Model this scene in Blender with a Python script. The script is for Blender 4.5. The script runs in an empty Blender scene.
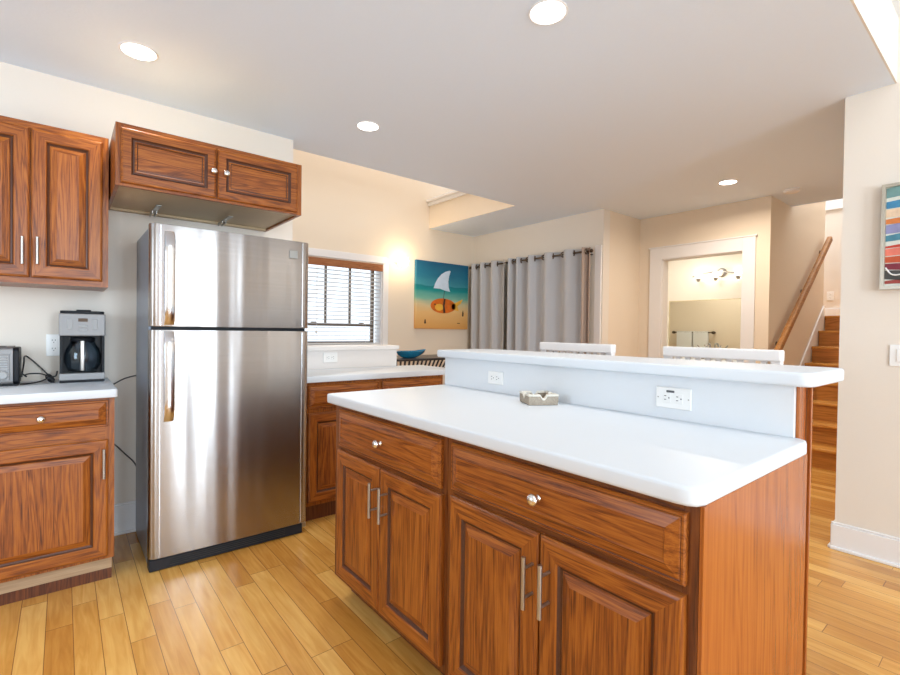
import bpy, bmesh, math, random
from mathutils import Vector, Matrix
random.seed(7)
S = bpy.context.scene
COL = S.collection

# ------------------------------------------------------------------ camera
CF, CYAW, CPITCH, CROLL, CH = 474.6538, 39.1602, -0.7847, 0.7642, 1.1847
ya, pt, rl = map(math.radians, (CYAW, CPITCH, CROLL))
fx, fy = math.sin(ya), math.cos(ya)
F = Vector((fx*math.cos(pt), fy*math.cos(pt), math.sin(pt)))
R = Vector((fy, -fx, 0)); U = R.cross(F)
R2 = R*math.cos(rl)+U*math.sin(rl); U2 = -R*math.sin(rl)+U*math.cos(rl)
cd = bpy.data.cameras.new('camera'); cam = bpy.data.objects.new('camera', cd); COL.objects.link(cam)
cd.sensor_fit = 'HORIZONTAL'; cd.sensor_width = 36; cd.lens = 36*CF/900; cd.clip_start = 0.05
M = Matrix((R2, U2, -F)).transposed().to_4x4(); M.translation = (0, 0, CH)
cam.matrix_world = M
S.camera = cam

# ------------------------------------------------------------------ world, view, large lights
S.view_settings.view_transform = 'Standard'; S.view_settings.look = 'None'
S.view_settings.gamma = 1; S.view_settings.use_curve_mapping = False
S.view_settings.exposure = 0.24
w = bpy.data.worlds.new('world'); S.world = w; w.use_nodes = True
w.node_tree.nodes['Background'].inputs[0].default_value = (0.80, 0.90, 1.0, 1)
w.node_tree.nodes['Background'].inputs[1].default_value = 1.5

def area(name, loc, target, sx, sy, power, color):
    l = bpy.data.lights.new(name, 'AREA'); l.shape = 'RECTANGLE'; l.size = sx; l.size_y = sy
    l.energy = power; l.color = color
    o = bpy.data.objects.new(name, l); COL.objects.link(o); o.location = loc
    o.rotation_euler = (Vector(target)-Vector(loc)).to_track_quat('-Z', 'Y').to_euler()
    return o
# daylight in the big windows of the high living room behind the camera and in the dining window; unseen fills added elsewhere
area('rear_window_daylight', (1.35, -4.42, 1.6), (1.6, 1.5, 2.9), .85, 2.4, 140, (0.72, 0.87, 1.0))
area('rear_window_daylight', (-0.75, -4.42, 1.6), (0.5, 1.5, 2.9), 1.4, 2.4, 80, (0.72, 0.87, 1.0))
area('clerestory_daylight', (0.6, -4.42, 4.1), (0.6, 0, 2.2), 4.0, 1.0, 30, (0.86, 0.93, 1.0))
area('left_fill_light', (-1.93, 1.6, 1.4), (1.2, 3.2, 1.2), 1.4, 1.1, 42, (0.66, 0.83, 1.0))  # added cool fill from the left; no window in that wall
area('stairwell_fill_light', (7.3, 1.6, 4.9), (7.3, 1.6, 0), 1.0, 1.4, 80, (0.90, 0.94, 1.0))  # added fill brightening the stairwell; the roof above is closed
area('dining_window_daylight', (2.45, 4.90, 1.45), (2.45, 0, 1.2), 0.8, 0.8, 5, (0.90, 0.95, 1.0))
area('bathroom_fill_light', (6.0, 3.0, 2.46), (6.0, 3.0, 0), 0.5, 0.5, 14, (1.0, 0.92, 0.82))  # added fill to lift the bathroom, no fixture belongs to it
# warm ceiling lamp of the loft over the dining room, and an added fill in the high living room
area('loft_lamp_light', (2.9, 4.0, 4.9), (2.9, 4.3, 0), 1.2, 1.0, 30, (1.0, 0.78, 0.58))
area('living_fill_light', (1.0, -2.0, 4.9), (1.0, -2.0, 0), 2.5, 2.5, 24, (1.0, 0.92, 0.82))  # unseen soft source added for even light


# ------------------------------------------------------------------ materials
def newmat(name):
    m = bpy.data.materials.new(name); m.use_nodes = True
    return m, m.node_tree.nodes, m.node_tree.links, m.node_tree.nodes['Principled BSDF']
def setp(b, **k):
    for n, v in k.items():
        n = {'col': 'Base Color', 'rough': 'Roughness', 'metal': 'Metallic', 'spec': 'Specular IOR Level', 'coat': 'Coat Weight',
             'coatr': 'Coat Roughness', 'trans': 'Transmission Weight', 'ior': 'IOR', 'aniso': 'Anisotropic', 'alpha': 'Alpha',
             'emc': 'Emission Color', 'ems': 'Emission Strength'}[n]
        if n in ('Base Color', 'Emission Color'): v = tuple(v)+(1,)
        b.inputs[n].default_value = v
def lin(r, g, b):
    f = lambda c: (c/255/12.92) if c/255 <= .04045 else ((c/255+.055)/1.055)**2.4
    return (f(r), f(g), f(b))
def plain(name, c, rough=.5, metal=0, bump=0, bscale=80, var=0, **k):
    m, N, L, b = newmat(name); setp(b, col=c, rough=rough, metal=metal, **k)
    tc = N.new('ShaderNodeTexCoord')
    no = N.new('ShaderNodeTexNoise'); no.inputs['Scale'].default_value = bscale; no.inputs['Detail'].default_value = 3
    L.new(tc.outputs['Object'], no.inputs['Vector'])
    if bump:
        bp = N.new('ShaderNodeBump'); bp.inputs['Strength'].default_value = bump; bp.inputs['Distance'].default_value = .002
        L.new(no.outputs['Fac'], bp.inputs['Height']); L.new(bp.outputs['Normal'], b.inputs['Normal'])
    mx = N.new('ShaderNodeMix'); mx.data_type = 'RGBA'
    mx.inputs[6].default_value = tuple(x*(1-var) for x in c)+(1,); mx.inputs[7].default_value = tuple(min(1, x*(1+var)) for x in c)+(1,)
    L.new(no.outputs['Fac'], mx.inputs[0]); L.new(mx.outputs[2], b.inputs['Base Color'])
    return m
def ramp(N, stops):
    r = N.new('ShaderNodeValToRGB'); e = r.color_ramp.elements
    while len(e) < len(stops): e.new(.5)
    for i, (p, c) in enumerate(stops): e[i].position = p; e[i].color = tuple(c)+(1,)
    return r
def math_(N, L, op, a, b=None):
    n = N.new('ShaderNodeMath'); n.operation = op
    for i, v in enumerate((a, b)):
        if v is None: continue
        if isinstance(v, (int, float)): n.inputs[i].default_value = v
        else: L.new(v, n.inputs[i])
    return n.outputs[0]
def wood(name, axis, light, mid, dark, rough=.34, scale=1., coat=.08):
    """oak with open grain running along axis"""
    m, N, L, b = newmat(name)
    tc = N.new('ShaderNodeTexCoord'); mp = N.new('ShaderNodeMapping')
    L.new(tc.outputs['Object'], mp.inputs['Vector'])
    sc = [13*scale]*3; sc['xyz'.index(axis)] = 1.0*scale; mp.inputs['Scale'].default_value = sc
    n1 = N.new('ShaderNodeTexNoise'); n1.inputs['Scale'].default_value = 1.0; n1.inputs['Detail'].default_value = 3; n1.inputs['Distortion'].default_value = .7
    L.new(mp.outputs[0], n1.inputs['Vector'])
    # growth rings: bands of a distorted field
    band = math_(N, L, 'SINE', math_(N, L, 'MULTIPLY', n1.outputs['Fac'], 70.))
    band = math_(N, L, 'MULTIPLY_ADD', band, .5); band.node.inputs[2].default_value = .5
    mp2 = N.new('ShaderNodeMapping'); L.new(tc.outputs['Object'], mp2.inputs['Vector'])
    sc = [300*scale]*3; sc['xyz'.index(axis)] = 9*scale; mp2.inputs['Scale'].default_value = sc
    n2 = N.new('ShaderNodeTexNoise'); n2.inputs['Scale'].default_value = 1.0; n2.inputs['Detail'].default_value = 4; n2.inputs['Roughness'].default_value = .65
    L.new(mp2.outputs[0], n2.inputs['Vector'])
    v = math_(N, L, 'ADD', math_(N, L, 'MULTIPLY', n2.outputs['Fac'], .75), math_(N, L, 'MULTIPLY', band, .17))
    v = math_(N, L, 'ADD', v, math_(N, L, 'MULTIPLY', n1.outputs['Fac'], .30))
    r = ramp(N, [(.40, dark), (.56, mid), (.78, light)])
    L.new(v, r.inputs[0]); L.new(r.outputs[0], b.inputs['Base Color'])
    bp = N.new('ShaderNodeBump'); bp.inputs['Strength'].default_value = .12; bp.inputs['Distance'].default_value = .001
    L.new(n2.outputs['Fac'], bp.inputs['Height']); L.new(bp.outputs['Normal'], b.inputs['Normal'])
    setp(b, rough=rough, coat=coat, coatr=.25, spec=.35)
    return m
OL, OM, OD = (.40, .125, .017), (.245, .063, .008), (.08, .018, .004)
oak = {a: wood('oak_'+a, a, OL, OM, OD) for a in 'xyz'}
oak_frame = {a: wood('oak_frame_'+a, a, (.21, .062, .012), (.135, .036, .008), (.06, .015, .004)) for a in 'yz'}
oak_panel = wood('oak_flat_panel', 'z', (.42, .120, .018), (.33, .083, .012), (.21, .048, .008), .26, .5, .2)
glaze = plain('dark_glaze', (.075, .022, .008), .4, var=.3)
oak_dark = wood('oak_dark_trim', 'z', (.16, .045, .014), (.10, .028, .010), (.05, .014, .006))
toe_wood = wood('pale_toe_board', 'x', (.46, .33, .20), (.40, .27, .16), (.32, .21, .12), .5, .6, 0)
cream_board = plain('cream_cabinet_underside', (.60, .45, .27), .5, var=.06, bscale=12)
wallm = plain('cream_wall_paint', lin(232, 223, 211), .75, bump=.10, bscale=110, var=.012)
wallp = plain('warm_lit_wall_paint', lin(234, 219, 198), .75, bump=.10, bscale=110, var=.012)  # wall paint with the warm glow of the lamps tinted into its colour
ceilm = plain('ceiling_paint', lin(230, 241, 255), .85, bump=.35, bscale=70, var=.01)
trimm = plain('white_trim_paint', lin(238, 236, 235), .35, bump=.02, bscale=30, var=.01)
solid = plain('white_solid_surface', lin(214, 220, 226), .42, var=.008, bscale=260)
cap_mat = plain('off_white_bar_panel', lin(223, 227, 231), .4, bump=.06, bscale=160, var=.01)
plate = plain('white_plastic', lin(240, 240, 238), .3, var=.01)
nickel = plain('brushed_nickel', (.45, .43, .40), .38, 1, var=.04, bscale=300)
button_grey = plain('light_grey_button', (.38, .38, .38), .6, spec=.2)
panel_steel = plain('coffee_maker_steel', (.24, .235, .235), .5, .7, var=.05, bscale=200)
chrome = plain('polished_chrome', (.80, .80, .80), .10, 1, var=.02)
black = plain('black_plastic', (.010, .011, .014), .45, var=.2, spec=.2)
dark = plain('dark_slot', (.02, .02, .02), .6, var=.1)
rubber = plain('black_cord', (.015, .015, .017), .5, var=.1)
cordg = plain('grey_cord', (.07, .06, .055), .5, var=.1)
blackmetal = plain('black_table_metal', (.018, .018, .022), .3, var=.2)
blindm = plain('white_blind_slat', lin(222, 222, 222), .4, var=.01)
sash = plain('bronze_window_sash', lin(120, 105, 92), .4, var=.08)
valance = wood('stained_valance', 'x', (.42, .17, .07), (.30, .11, .04), (.18, .06, .02))
rail_wood = wood('handrail_wood', 'x', (.48, .22, .055), (.36, .15, .032), (.22, .085, .018), .5, 1, 0)
stair_wood = wood('stair_wood', 'y', (.80, .40, .10), (.66, .30, .06), (.48, .19, .035), .25, .5)
stair_riser = wood('stair_riser_wood', 'y', (.66, .29, .065), (.54, .215, .042), (.38, .14, .026), .3, .5)
teal = plain('teal_glazed_ceramic', (.016, .19, .34), .12, var=.35, bscale=25, coat=.5)
stone = plain('carved_stone', (.34, .285, .22), .7, bump=.9, bscale=160, var=.35)
stone_rim = plain('pale_stone_rim', (.66, .62, .54), .5, bump=.2, bscale=120, var=.05)
curtainm = plain('grey_curtain_cloth', lin(188, 188, 190), .8, bump=.25, bscale=420, var=.04)
curtainb = plain('taupe_curtain_cloth', lin(176, 156, 142), .8, bump=.25, bscale=420, var=.04)
bronze = plain('bronze_metal', (.13, .095, .07), .3, .9, var=.15)
towel = plain('white_towel', lin(235, 238, 240), .9, bump=.6, bscale=300, var=.03)
bathwall = plain('bathroom_wall_paint', lin(244, 239, 226), .7, var=.01)
towelrod = plain('dark_bronze_rod', (.10, .08, .06), .35, .8, var=.1)
mirror = plain('mirror_glass', (.90, .93, .88), .02, 1, var=0)
frame_silver = plain('champagne_frame', (.50, .46, .38), .35, .6, var=.1)
sockdark = plain('socket_slot', (.10, .10, .11), .5, var=.1)
def glass(name, c, rough=.02):
    m, N, L, b = newmat(name); setp(b, col=c, rough=rough, trans=1., ior=1.45); return m
carafe = glass('carafe_glass', (.68, .82, .92)); coffee_glass = glass('window_glass', (1, 1, 1))
def windowglass():
    m, N, L, b = newmat('clear_pane'); gl = N.new('ShaderNodeBsdfGlossy'); gl.inputs['Roughness'].default_value = .02
    tr = N.new('ShaderNodeBsdfTransparent'); mx = N.new('ShaderNodeMixShader'); mx.inputs[0].default_value = .06
    L.new(tr.outputs[0], mx.inputs[1]); L.new(gl.outputs[0], mx.inputs[2]); L.new(mx.outputs[0], N['Material Output'].inputs[0]); return m
pane = windowglass()
def emit(name, c, s):
    m, N, L, b = newmat(name); setp(b, col=(0, 0, 0), emc=c, ems=s); return m
lamp_white = emit('lit_lamp_lens', (1, .98, .95), 6)
lamp_warm = emit('lit_warm_bulb', (1, .80, .52), 12)
bulb_bath = emit('lit_vanity_bulb', (1, .93, .80), 12)
digits = emit('clock_display', (.9, .45, .15), .08)

def steel(name, base=(.40, .375, .36), rough=.27):
    m, N, L, b = newmat(name); setp(b, metal=1, rough=rough, aniso=.9)
    tc = N.new('ShaderNodeTexCoord')
    mp = N.new('ShaderNodeMapping'); mp.inputs['Scale'].default_value = (1.5, 1.5, 420); L.new(tc.outputs['Object'], mp.inputs[0])
    n = N.new('ShaderNodeTexNoise'); n.inputs['Scale'].default_value = 1; n.inputs['Detail'].default_value = 2; L.new(mp.outputs[0], n.inputs['Vector'])
    mp2 = N.new('ShaderNodeMapping'); mp2.inputs['Scale'].default_value = (8, 3, .28); L.new(tc.outputs['Object'], mp2.inputs[0])
    n2 = N.new('ShaderNodeTexNoise'); n2.inputs['Scale'].default_value = 1; n2.inputs['Detail'].default_value = 1; L.new(mp2.outputs[0], n2.inputs['Vector'])
    b1 = N.new('ShaderNodeBump'); b1.inputs['Strength'].default_value = .0; b1.inputs['Distance'].default_value = .001; L.new(n.outputs['Fac'], b1.inputs['Height'])
    b2 = N.new('ShaderNodeBump'); b2.inputs['Strength'].default_value = .6; b2.inputs['Distance'].default_value = .012; L.new(n2.outputs['Fac'], b2.inputs['Height'])
    L.new(b1.outputs[0], b2.inputs['Normal']); L.new(b2.outputs[0], b.inputs['Normal'])
    b.inputs['Anisotropic Rotation'].default_value = .25
    tg = N.new('ShaderNodeTangent'); tg.direction_type = 'RADIAL'; tg.axis = 'Z'; L.new(tg.outputs[0], b.inputs['Tangent'])
    r = ramp(N, [(.3, [c*.95 for c in base]), (.7, [min(1, c*1.05) for c in base])]); L.new(n.outputs['Fac'], r.inputs[0]); L.new(r.outputs[0], b.inputs['Base Color'])
    return m
steelm = steel('brushed_steel')
steel_edge = plain('satin_steel_edge', (.70, .70, .72), .2, 1, var=.03)
fridge_side = plain('grey_textured_side', lin(150, 160, 176), .32, metal=.6, bump=.3, bscale=300, var=.05)

def floormat():
    m, N, L, b = newmat('oak_plank_floor')
    tc = N.new('ShaderNodeTexCoord'); sp = N.new('ShaderNodeSeparateXYZ'); L.new(tc.outputs['Object'], sp.inputs[0])
    W = .083
    u = math_(N, L, 'DIVIDE', math_(N, L, 'ADD', sp.outputs['X'], 10.012), W)
    row = math_(N, L, 'FLOOR', u); fu = math_(N, L, 'FRACT', u)
    wn = N.new('ShaderNodeTexWhiteNoise'); wn.noise_dimensions = '1D'; L.new(row, wn.inputs['W'])
    ln = math_(N, L, 'MULTIPLY_ADD', wn.outputs['Value'], .45); ln.node.inputs[2].default_value = .62
    v = math_(N, L, 'DIVIDE', math_(N, L, 'ADD', sp.outputs['Y'], math_(N, L, 'MULTIPLY_ADD', wn.outputs['Value'], 7.3)), ln)
    v.node.inputs[0].links[0].from_node.inputs[1].links[0].from_node.inputs[2].default_value = 20
    colm = math_(N, L, 'FLOOR', v); fv = math_(N, L, 'FRACT', v)
    cb = N.new('ShaderNodeCombineXYZ'); L.new(row, cb.inputs[0]); L.new(colm, cb.inputs[1])
    w2 = N.new('ShaderNodeTexWhiteNoise'); w2.noise_dimensions = '3D'; L.new(cb.outputs[0], w2.inputs['Vector'])
    # seams
    du = math_(N, L, 'MINIMUM', fu, math_(N, L, 'SUBTRACT', 1., fu))
    dv = math_(N, L, 'MULTIPLY', math_(N, L, 'MINIMUM', fv, math_(N, L, 'SUBTRACT', 1., fv)), 9.)
    seam = math_(N, L, 'LESS_THAN', math_(N, L, 'MINIMUM', du, dv), .014)
    # grain
    off = N.new('ShaderNodeVectorMath'); off.operation = 'MULTIPLY_ADD'; L.new(w2.outputs['Color'], off.inputs[0]); off.inputs[1].default_value = (9, 9, 9)
    L.new(tc.outputs['Object'], off.inputs[2])
    mp = N.new('ShaderNodeMapping'); mp.inputs['Scale'].default_value = (38, 3, 1); L.new(off.outputs[0], mp.inputs[0])
    n1 = N.new('ShaderNodeTexNoise'); n1.inputs['Scale'].default_value = 1; n1.inputs['Detail'].default_value = 5; n1.inputs['Distortion'].default_value = 1.2; L.new(mp.outputs[0], n1.inputs['Vector'])
    mp2 = N.new('ShaderNodeMapping'); mp2.inputs['Scale'].default_value = (6, 3, 1); L.new(off.outputs[0], mp2.inputs[0])
    n2 = N.new('ShaderNodeTexNoise'); n2.inputs['Scale'].default_value = 1; n2.inputs['Detail'].default_value = 3; L.new(mp2.outputs[0], n2.inputs['Vector'])
    t = math_(N, L, 'ADD', math_(N, L, 'MULTIPLY', w2.outputs['Value'], .38), math_(N, L, 'MULTIPLY', n1.outputs['Fac'], .52))
    t = math_(N, L, 'ADD', t, math_(N, L, 'MULTIPLY', n2.outputs['Fac'], .30))
    r = ramp(N, [(.22, (.36, .130, .020)), (.48, (.54, .235, .042)), (.64, (.66, .325, .070)), (.86, (.80, .46, .13))])
    L.new(t, r.inputs[0])
    mx = N.new('ShaderNodeMix'); mx.data_type = 'RGBA'; L.new(seam, mx.inputs[0]); L.new(r.outputs[0], mx.inputs[6]); mx.inputs[7].default_value = (.20, .085, .025, 1)
    L.new(mx.outputs[2], b.inputs['Base Color'])
    bp = N.new('ShaderNodeBump'); bp.inputs['Strength'].default_value = .15; bp.inputs['Distance'].default_value = .001
    L.new(math_(N, L, 'SUBTRACT', n1.outputs['Fac'], math_(N, L, 'MULTIPLY', seam, 2.)), bp.inputs['Height']); L.new(bp.outputs[0], b.inputs['Normal'])
    setp(b, rough=.27, coat=.15, coatr=.2)
    return m
floorm = floormat()

# ------------------------------------------------------------------ geometry helpers
ORG = {}
def org(o): return ORG.get(o.name, Vector((0, 0, 0)))
def obj(name, bm, mats, parent=None, smooth=False):
    """vertices are given in room coordinates; the mesh becomes a child of parent (or top-level)"""
    if not isinstance(mats, (list, tuple)): mats = [mats]
    me = bpy.data.meshes.new(name)
    o = bpy.data.objects.new(name, me); COL.objects.link(o)
    base = Vector((0, 0, 0))
    if parent is not None:
        base = org(parent); o.parent = parent
    bmesh.ops.translate(bm, verts=bm.verts, vec=-base)
    bm.to_mesh(me); bm.free()
    for m in mats: me.materials.append(m)
    if smooth:
        for p in me.polygons: p.use_smooth = True
        try: me.set_sharp_from_angle(angle=math.radians(38))
        except Exception: pass
    ORG[o.name] = base.copy()
    return o
def thing(name, label, cat, loc=(0, 0, 0), group=None):
    o = bpy.data.objects.new(name, None); COL.objects.link(o); o.location = loc; o.empty_display_size = .1
    ORG[o.name] = Vector(loc)
    o['label'] = label; o['category'] = cat
    if group: o['group'] = group
    return o
def tag(o, label, cat, group=None):
    o['label'] = label; o['category'] = cat
    if group: o['group'] = group
    return o
def struct(name, bm, mats, smooth=False):
    o = obj(name, bm, mats, None, smooth); o['kind'] = 'structure'; return o
def BM(): return bmesh.new()
def bx(bm, x0, y0, z0, x1, y1, z1, bev=0, seg=2, mi=0):
    if x0 > x1: x0, x1 = x1, x0
    if y0 > y1: y0, y1 = y1, y0
    if z0 > z1: z0, z1 = z1, z0
    r = bmesh.ops.create_cube(bm, size=1, matrix=Matrix.Translation(((x0+x1)/2, (y0+y1)/2, (z0+z1)/2)) @ Matrix.Diagonal((x1-x0, y1-y0, z1-z0, 1)))
    vs = r['verts']; fs = {f for v in vs for f in v.link_faces}
    for f in fs: f.material_index = mi
    if bev:
        es = list({e for v in vs for e in v.link_edges})
        rr = bmesh.ops.bevel(bm, geom=es, offset=bev, segments=seg, profile=.6, affect='EDGES')
        for f in rr['faces']: f.material_index = mi
        vs = list({v for f in rr['faces'] for v in f.verts} | {v for v in vs if v.is_valid})
    return vs
def one(*a, **k):
    bm = BM(); bx(bm, *a, **k); return bm
def prism(bm, pts, z0, z1, mi=0, bev=0, axis='z', seg=2):
    """extrude a closed outline; axis z: pts=(x,y); x: pts=(y,z); y: pts=(x,z)"""
    def P(p, t): return {'z': (p[0], p[1], t), 'x': (t, p[0], p[1]), 'y': (p[0], t, p[1])}[axis]
    a = [bm.verts.new(P(p, z0)) for p in pts]; b = [bm.verts.new(P(p, z1)) for p in pts]
    fs = [bm.faces.new(a[::-1]), bm.faces.new(b)]
    n = len(pts)
    for i in range(n): fs.append(bm.faces.new((a[i], a[(i+1) % n], b[(i+1) % n], b[i])))
    bmesh.ops.recalc_face_normals(bm, faces=fs)
    for f in fs: f.material_index = mi
    if bev:
        es = list({e for f in fs[:2] for e in f.edges})
        rr = bmesh.ops.bevel(bm, geom=es, offset=bev, segments=seg, profile=.6, affect='EDGES')
        for f in rr['faces']: f.material_index = mi
def rrect(x0, y0, x1, y1, r, n=5, rs=None):
    rs = rs or (r,)*4; out = []
    for (cx, cy, a0, q) in ((x1-rs[0], y1-rs[0], 0, rs[0]), (x0+rs[1], y1-rs[1], 90, rs[1]), (x0+rs[2], y0+rs[2], 180, rs[2]), (x1-rs[3], y0+rs[3], 270, rs[3])):
        for i in range(n+1):
            a = math.radians(a0+90*i/n); out.append((cx+q*math.cos(a), cy+q*math.sin(a)))
    return out
def frame_to(d):
    d = d.normalized(); up = Vector((0, 0, 1)) if abs(d.z) < .95 else Vector((1, 0, 0))
    x = d.cross(up).normalized(); return x, d.cross(x).normalized()
def tube(bm, pts, r, seg=8, mi=0, caps=True):
    pts = [Vector(p) for p in pts]; rings = []
    rr = r if isinstance(r, (list, tuple)) else [r]*len(pts)
    x = None
    for i, p in enumerate(pts):
        d = (pts[min(i+1, len(pts)-1)]-pts[max(i-1, 0)]).normalized()
        if x is None: x, y = frame_to(d)
        else:
            x = (x-d*x.dot(d)).normalized(); y = d.cross(x)
        rings.append([bm.verts.new(p+(x*math.cos(2*math.pi*k/seg)+y*math.sin(2*math.pi*k/seg))*rr[i]) for k in range(seg)])
    fs = []
    for a, b in zip(rings, rings[1:]):
        for k in range(seg): fs.append(bm.faces.new((a[k], a[(k+1) % seg], b[(k+1) % seg], b[k])))
    if caps: fs += [bm.faces.new(rings[0][::-1]), bm.faces.new(rings[-1])]
    bmesh.ops.recalc_face_normals(bm, faces=fs)
    for f in fs: f.material_index = mi
def lathe(bm, prof, c, axis='z', seg=24, mi=0, scale=(1, 1)):
    """prof = [(radius, height)]; closed with caps where radius > 0 at the ends"""
    c = Vector(c); rings = []
    def P(r, h, a):
        q = (r*math.cos(a)*scale[0], r*math.sin(a)*scale[1], h)
        q = {'z': (q[0], q[1], q[2]), 'x': (q[2], q[0], q[1]), 'y': (q[0], q[2], q[1])}[axis]
        return c+Vector(q)
    for r, h in prof:
        rings.append([bm.verts.new(P(0, h, 0))] if r < 1e-6 else [bm.verts.new(P(r, h, 2*math.pi*k/seg)) for k in range(seg)])
    fs = []
    for a, b in zip(rings, rings[1:]):
        for k in range(seg):
            k2 = (k+1) % seg
            if len(a) == 1 and len(b) == 1: continue
            if len(a) == 1: fs.append(bm.faces.new((a[0], b[k2], b[k])))
            elif len(b) == 1: fs.append(bm.faces.new((a[k], a[k2], b[0])))
            else: fs.append(bm.faces.new((a[k], a[k2], b[k2], b[k])))
    if len(rings[0]) > 1: fs.append(bm.faces.new(rings[0][::-1]))
    if len(rings[-1]) > 1: fs.append(bm.faces.new(rings[-1]))
    bmesh.ops.recalc_face_normals(bm, faces=fs)
    for f in fs: f.material_index = mi
def smooth_path(pts, n=6):
    pts = [Vector(p) for p in pts]; out = []
    for i in range(len(pts)-1):
        p0, p1, p2, p3 = pts[max(i-1, 0)], pts[i], pts[i+1], pts[min(i+2, len(pts)-1)]
        for k in range(n):
            t = k/n
            out.append(.5*((2*p1)+(-p0+p2)*t+(2*p0-5*p1+4*p2-p3)*t*t+(-p0+3*p1-3*p2+p3)*t**3))
    out.append(pts[-1]); return out

# ------------------------------------------------------------------ room shell
ZC, ZL, ZT = 2.5, 2.83, 5.0      # kitchen ceiling, top of its slab, roof
YB, YD, XR = 3.281, 4.943, 3.344  # fridge wall, dining wall, right wall
XE, YJ, XH, YS = 4.43, 2.89, 5.168, 1.581
struct('floor', one(-2.12, -4.62, -.05, 9.2, 5.1, 0), floorm)
bm = BM()
bx(bm, -2.0, .477, ZC, XR, YB, ZL); bx(bm, 1.24, YB, ZC, 3.66, 3.435, ZL); bx(bm, XR, .6795, ZC, 3.66, YB, ZL)
bx(bm, 3.66, .6795, ZC, XH, YD, ZL); bx(bm, XH, .6795, ZC, 5.765, YS, ZL); bx(bm, XH, 1.70, ZC, 7.0, YD, ZL)
struct('ceiling', bm, ceilm)
struct('ceiling', one(-2.12, -4.62, ZT, 9.2, 5.1, ZT+.1), ceilm)
struct('wall_void', one(3.652, 3.436, ZC, 3.6598, YD, ZL-.046), wallp)
struct('wall_soffit', one(-2.0, .469, ZC, XR, .4768, ZL), wallm)
bm = BM(); bx(bm, -2.12, YB, 0, 1.24, YB+.12, ZT); bx(bm, 1.12, YB+.12, 0, 1.24, YD, ZT)
struct('wall_back', bm, wallm)
WX0, WX1, WZ0, WZ1 = 1.95, 2.965, 1.0, 1.97
bm = BM(); bx(bm, 1.12, YD, 0, WX0, YD+.14, ZT); bx(bm, WX1, YD, 0, 9.2, YD+.14, ZT)
bx(bm, WX0, YD, 0, WX1, YD+.14, WZ0); bx(bm, WX0, YD, WZ1, WX1, YD+.14, ZT)
struct('wall_dining', bm, wallp)
struct('wall_east', one(XE, YJ, 0, XE+.12, YD, ZC), wallm)
struct('wall_nook', one(XE+.12, YJ, 0, XH, YJ+.12, ZC), wallp)
DY0, DY1, DZ = 1.80, 2.63, 2.02
bm = BM(); bx(bm, XH, 1.70, 0, XH+.12, DY0, ZC); bx(bm, XH, DY1, 0, XH+.12, 4.3, ZC); bx(bm, XH, DY0, DZ, XH+.12, DY1, ZC)
struct('wall_hall', bm, wallp)
struct('wall_stair', one(XH, YS, 0, 7.0, 1.70, ZT), wallp)
struct('wall_stair_end', one(7.95, -.2, 0, 8.07, 3.6, ZT), wallm)
struct('wall_landing', one(7.0, 3.0, 0, 7.95, 3.12, ZT), wallm)
bm = BM(); bx(bm, 6.88, 1.70, 0, 7.0, 4.42, ZC); bx(bm, XH+.12, 4.3, 0, 6.88, 4.42, ZC)
struct('wall_bathroom', bm, bathwall)
bm = BM(); bx(bm, XR, -4.5, 0, XR+.12, .679, ZT); bx(bm, XR+.12, .56, 0, 7.95, .679, ZT)
struct('wall_right', bm, wallm)
struct('wall_left', one(-2.12, -4.5, 0, -2.0, YB, ZT), wallm)
# rear wall of the living room, with its windows
bm = BM()
bx(bm, -2.12, -4.62, 0, XR+.12, -4.5, .35); bx(bm, -2.12, -4.62, 2.95, XR+.12, -4.5, 3.6); bx(bm, -2.12, -4.62, 4.6, XR+.12, -4.5, ZT)
for a, b in ((-2.12, -1.5), (0, .9), (1.8, XR+.12)): bx(bm, a, -4.62, .35, b, -4.5, 2.95)
for a, b in ((-2.12, -1.4), (2.6, XR+.12)): bx(bm, a, -4.62, 3.6, b, -4.5, 4.6)
struct('wall_rear', bm, wallm)
def win_frame(x0, x1, z0, z1, n):
    bm = BM()
    for a, b in ((x0, x0+.06), (x1-.06, x1)): bx(bm, a, -4.6, z0, b, -4.52, z1)
    for a, b in ((z0, z0+.06), (z1-.06, z1)): bx(bm, x0+.06, -4.6, a, x1-.06, -4.52, b)
    for i in range(1, n): xx = x0+(x1-x0)*i/n; bx(bm, xx-.02, -4.59, z0+.06, xx+.02, -4.53, z1-.06)
    return bm
struct('window_2', win_frame(-1.5, 0, .35, 2.95, 2), trimm)
struct('window_3', win_frame(.9, 1.8, .35, 2.95, 1), trimm)
struct('window_4', win_frame(-1.4, 2.6, 3.6, 4.6, 4), trimm)
# loft edge cap over the dining void, and trims
bm = BM(); bx(bm, 3.60, 3.435, ZL, 3.74, YD, ZL+.035, .006); bx(bm, 3.630, 3.435, ZL-.045, 3.66, YD, ZL, .004)
struct('trim_1', bm, trimm)
struct('trim_2', one(7.93, -.2, 2.87, 7.95, 3.0, 3.0), trimm)
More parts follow.
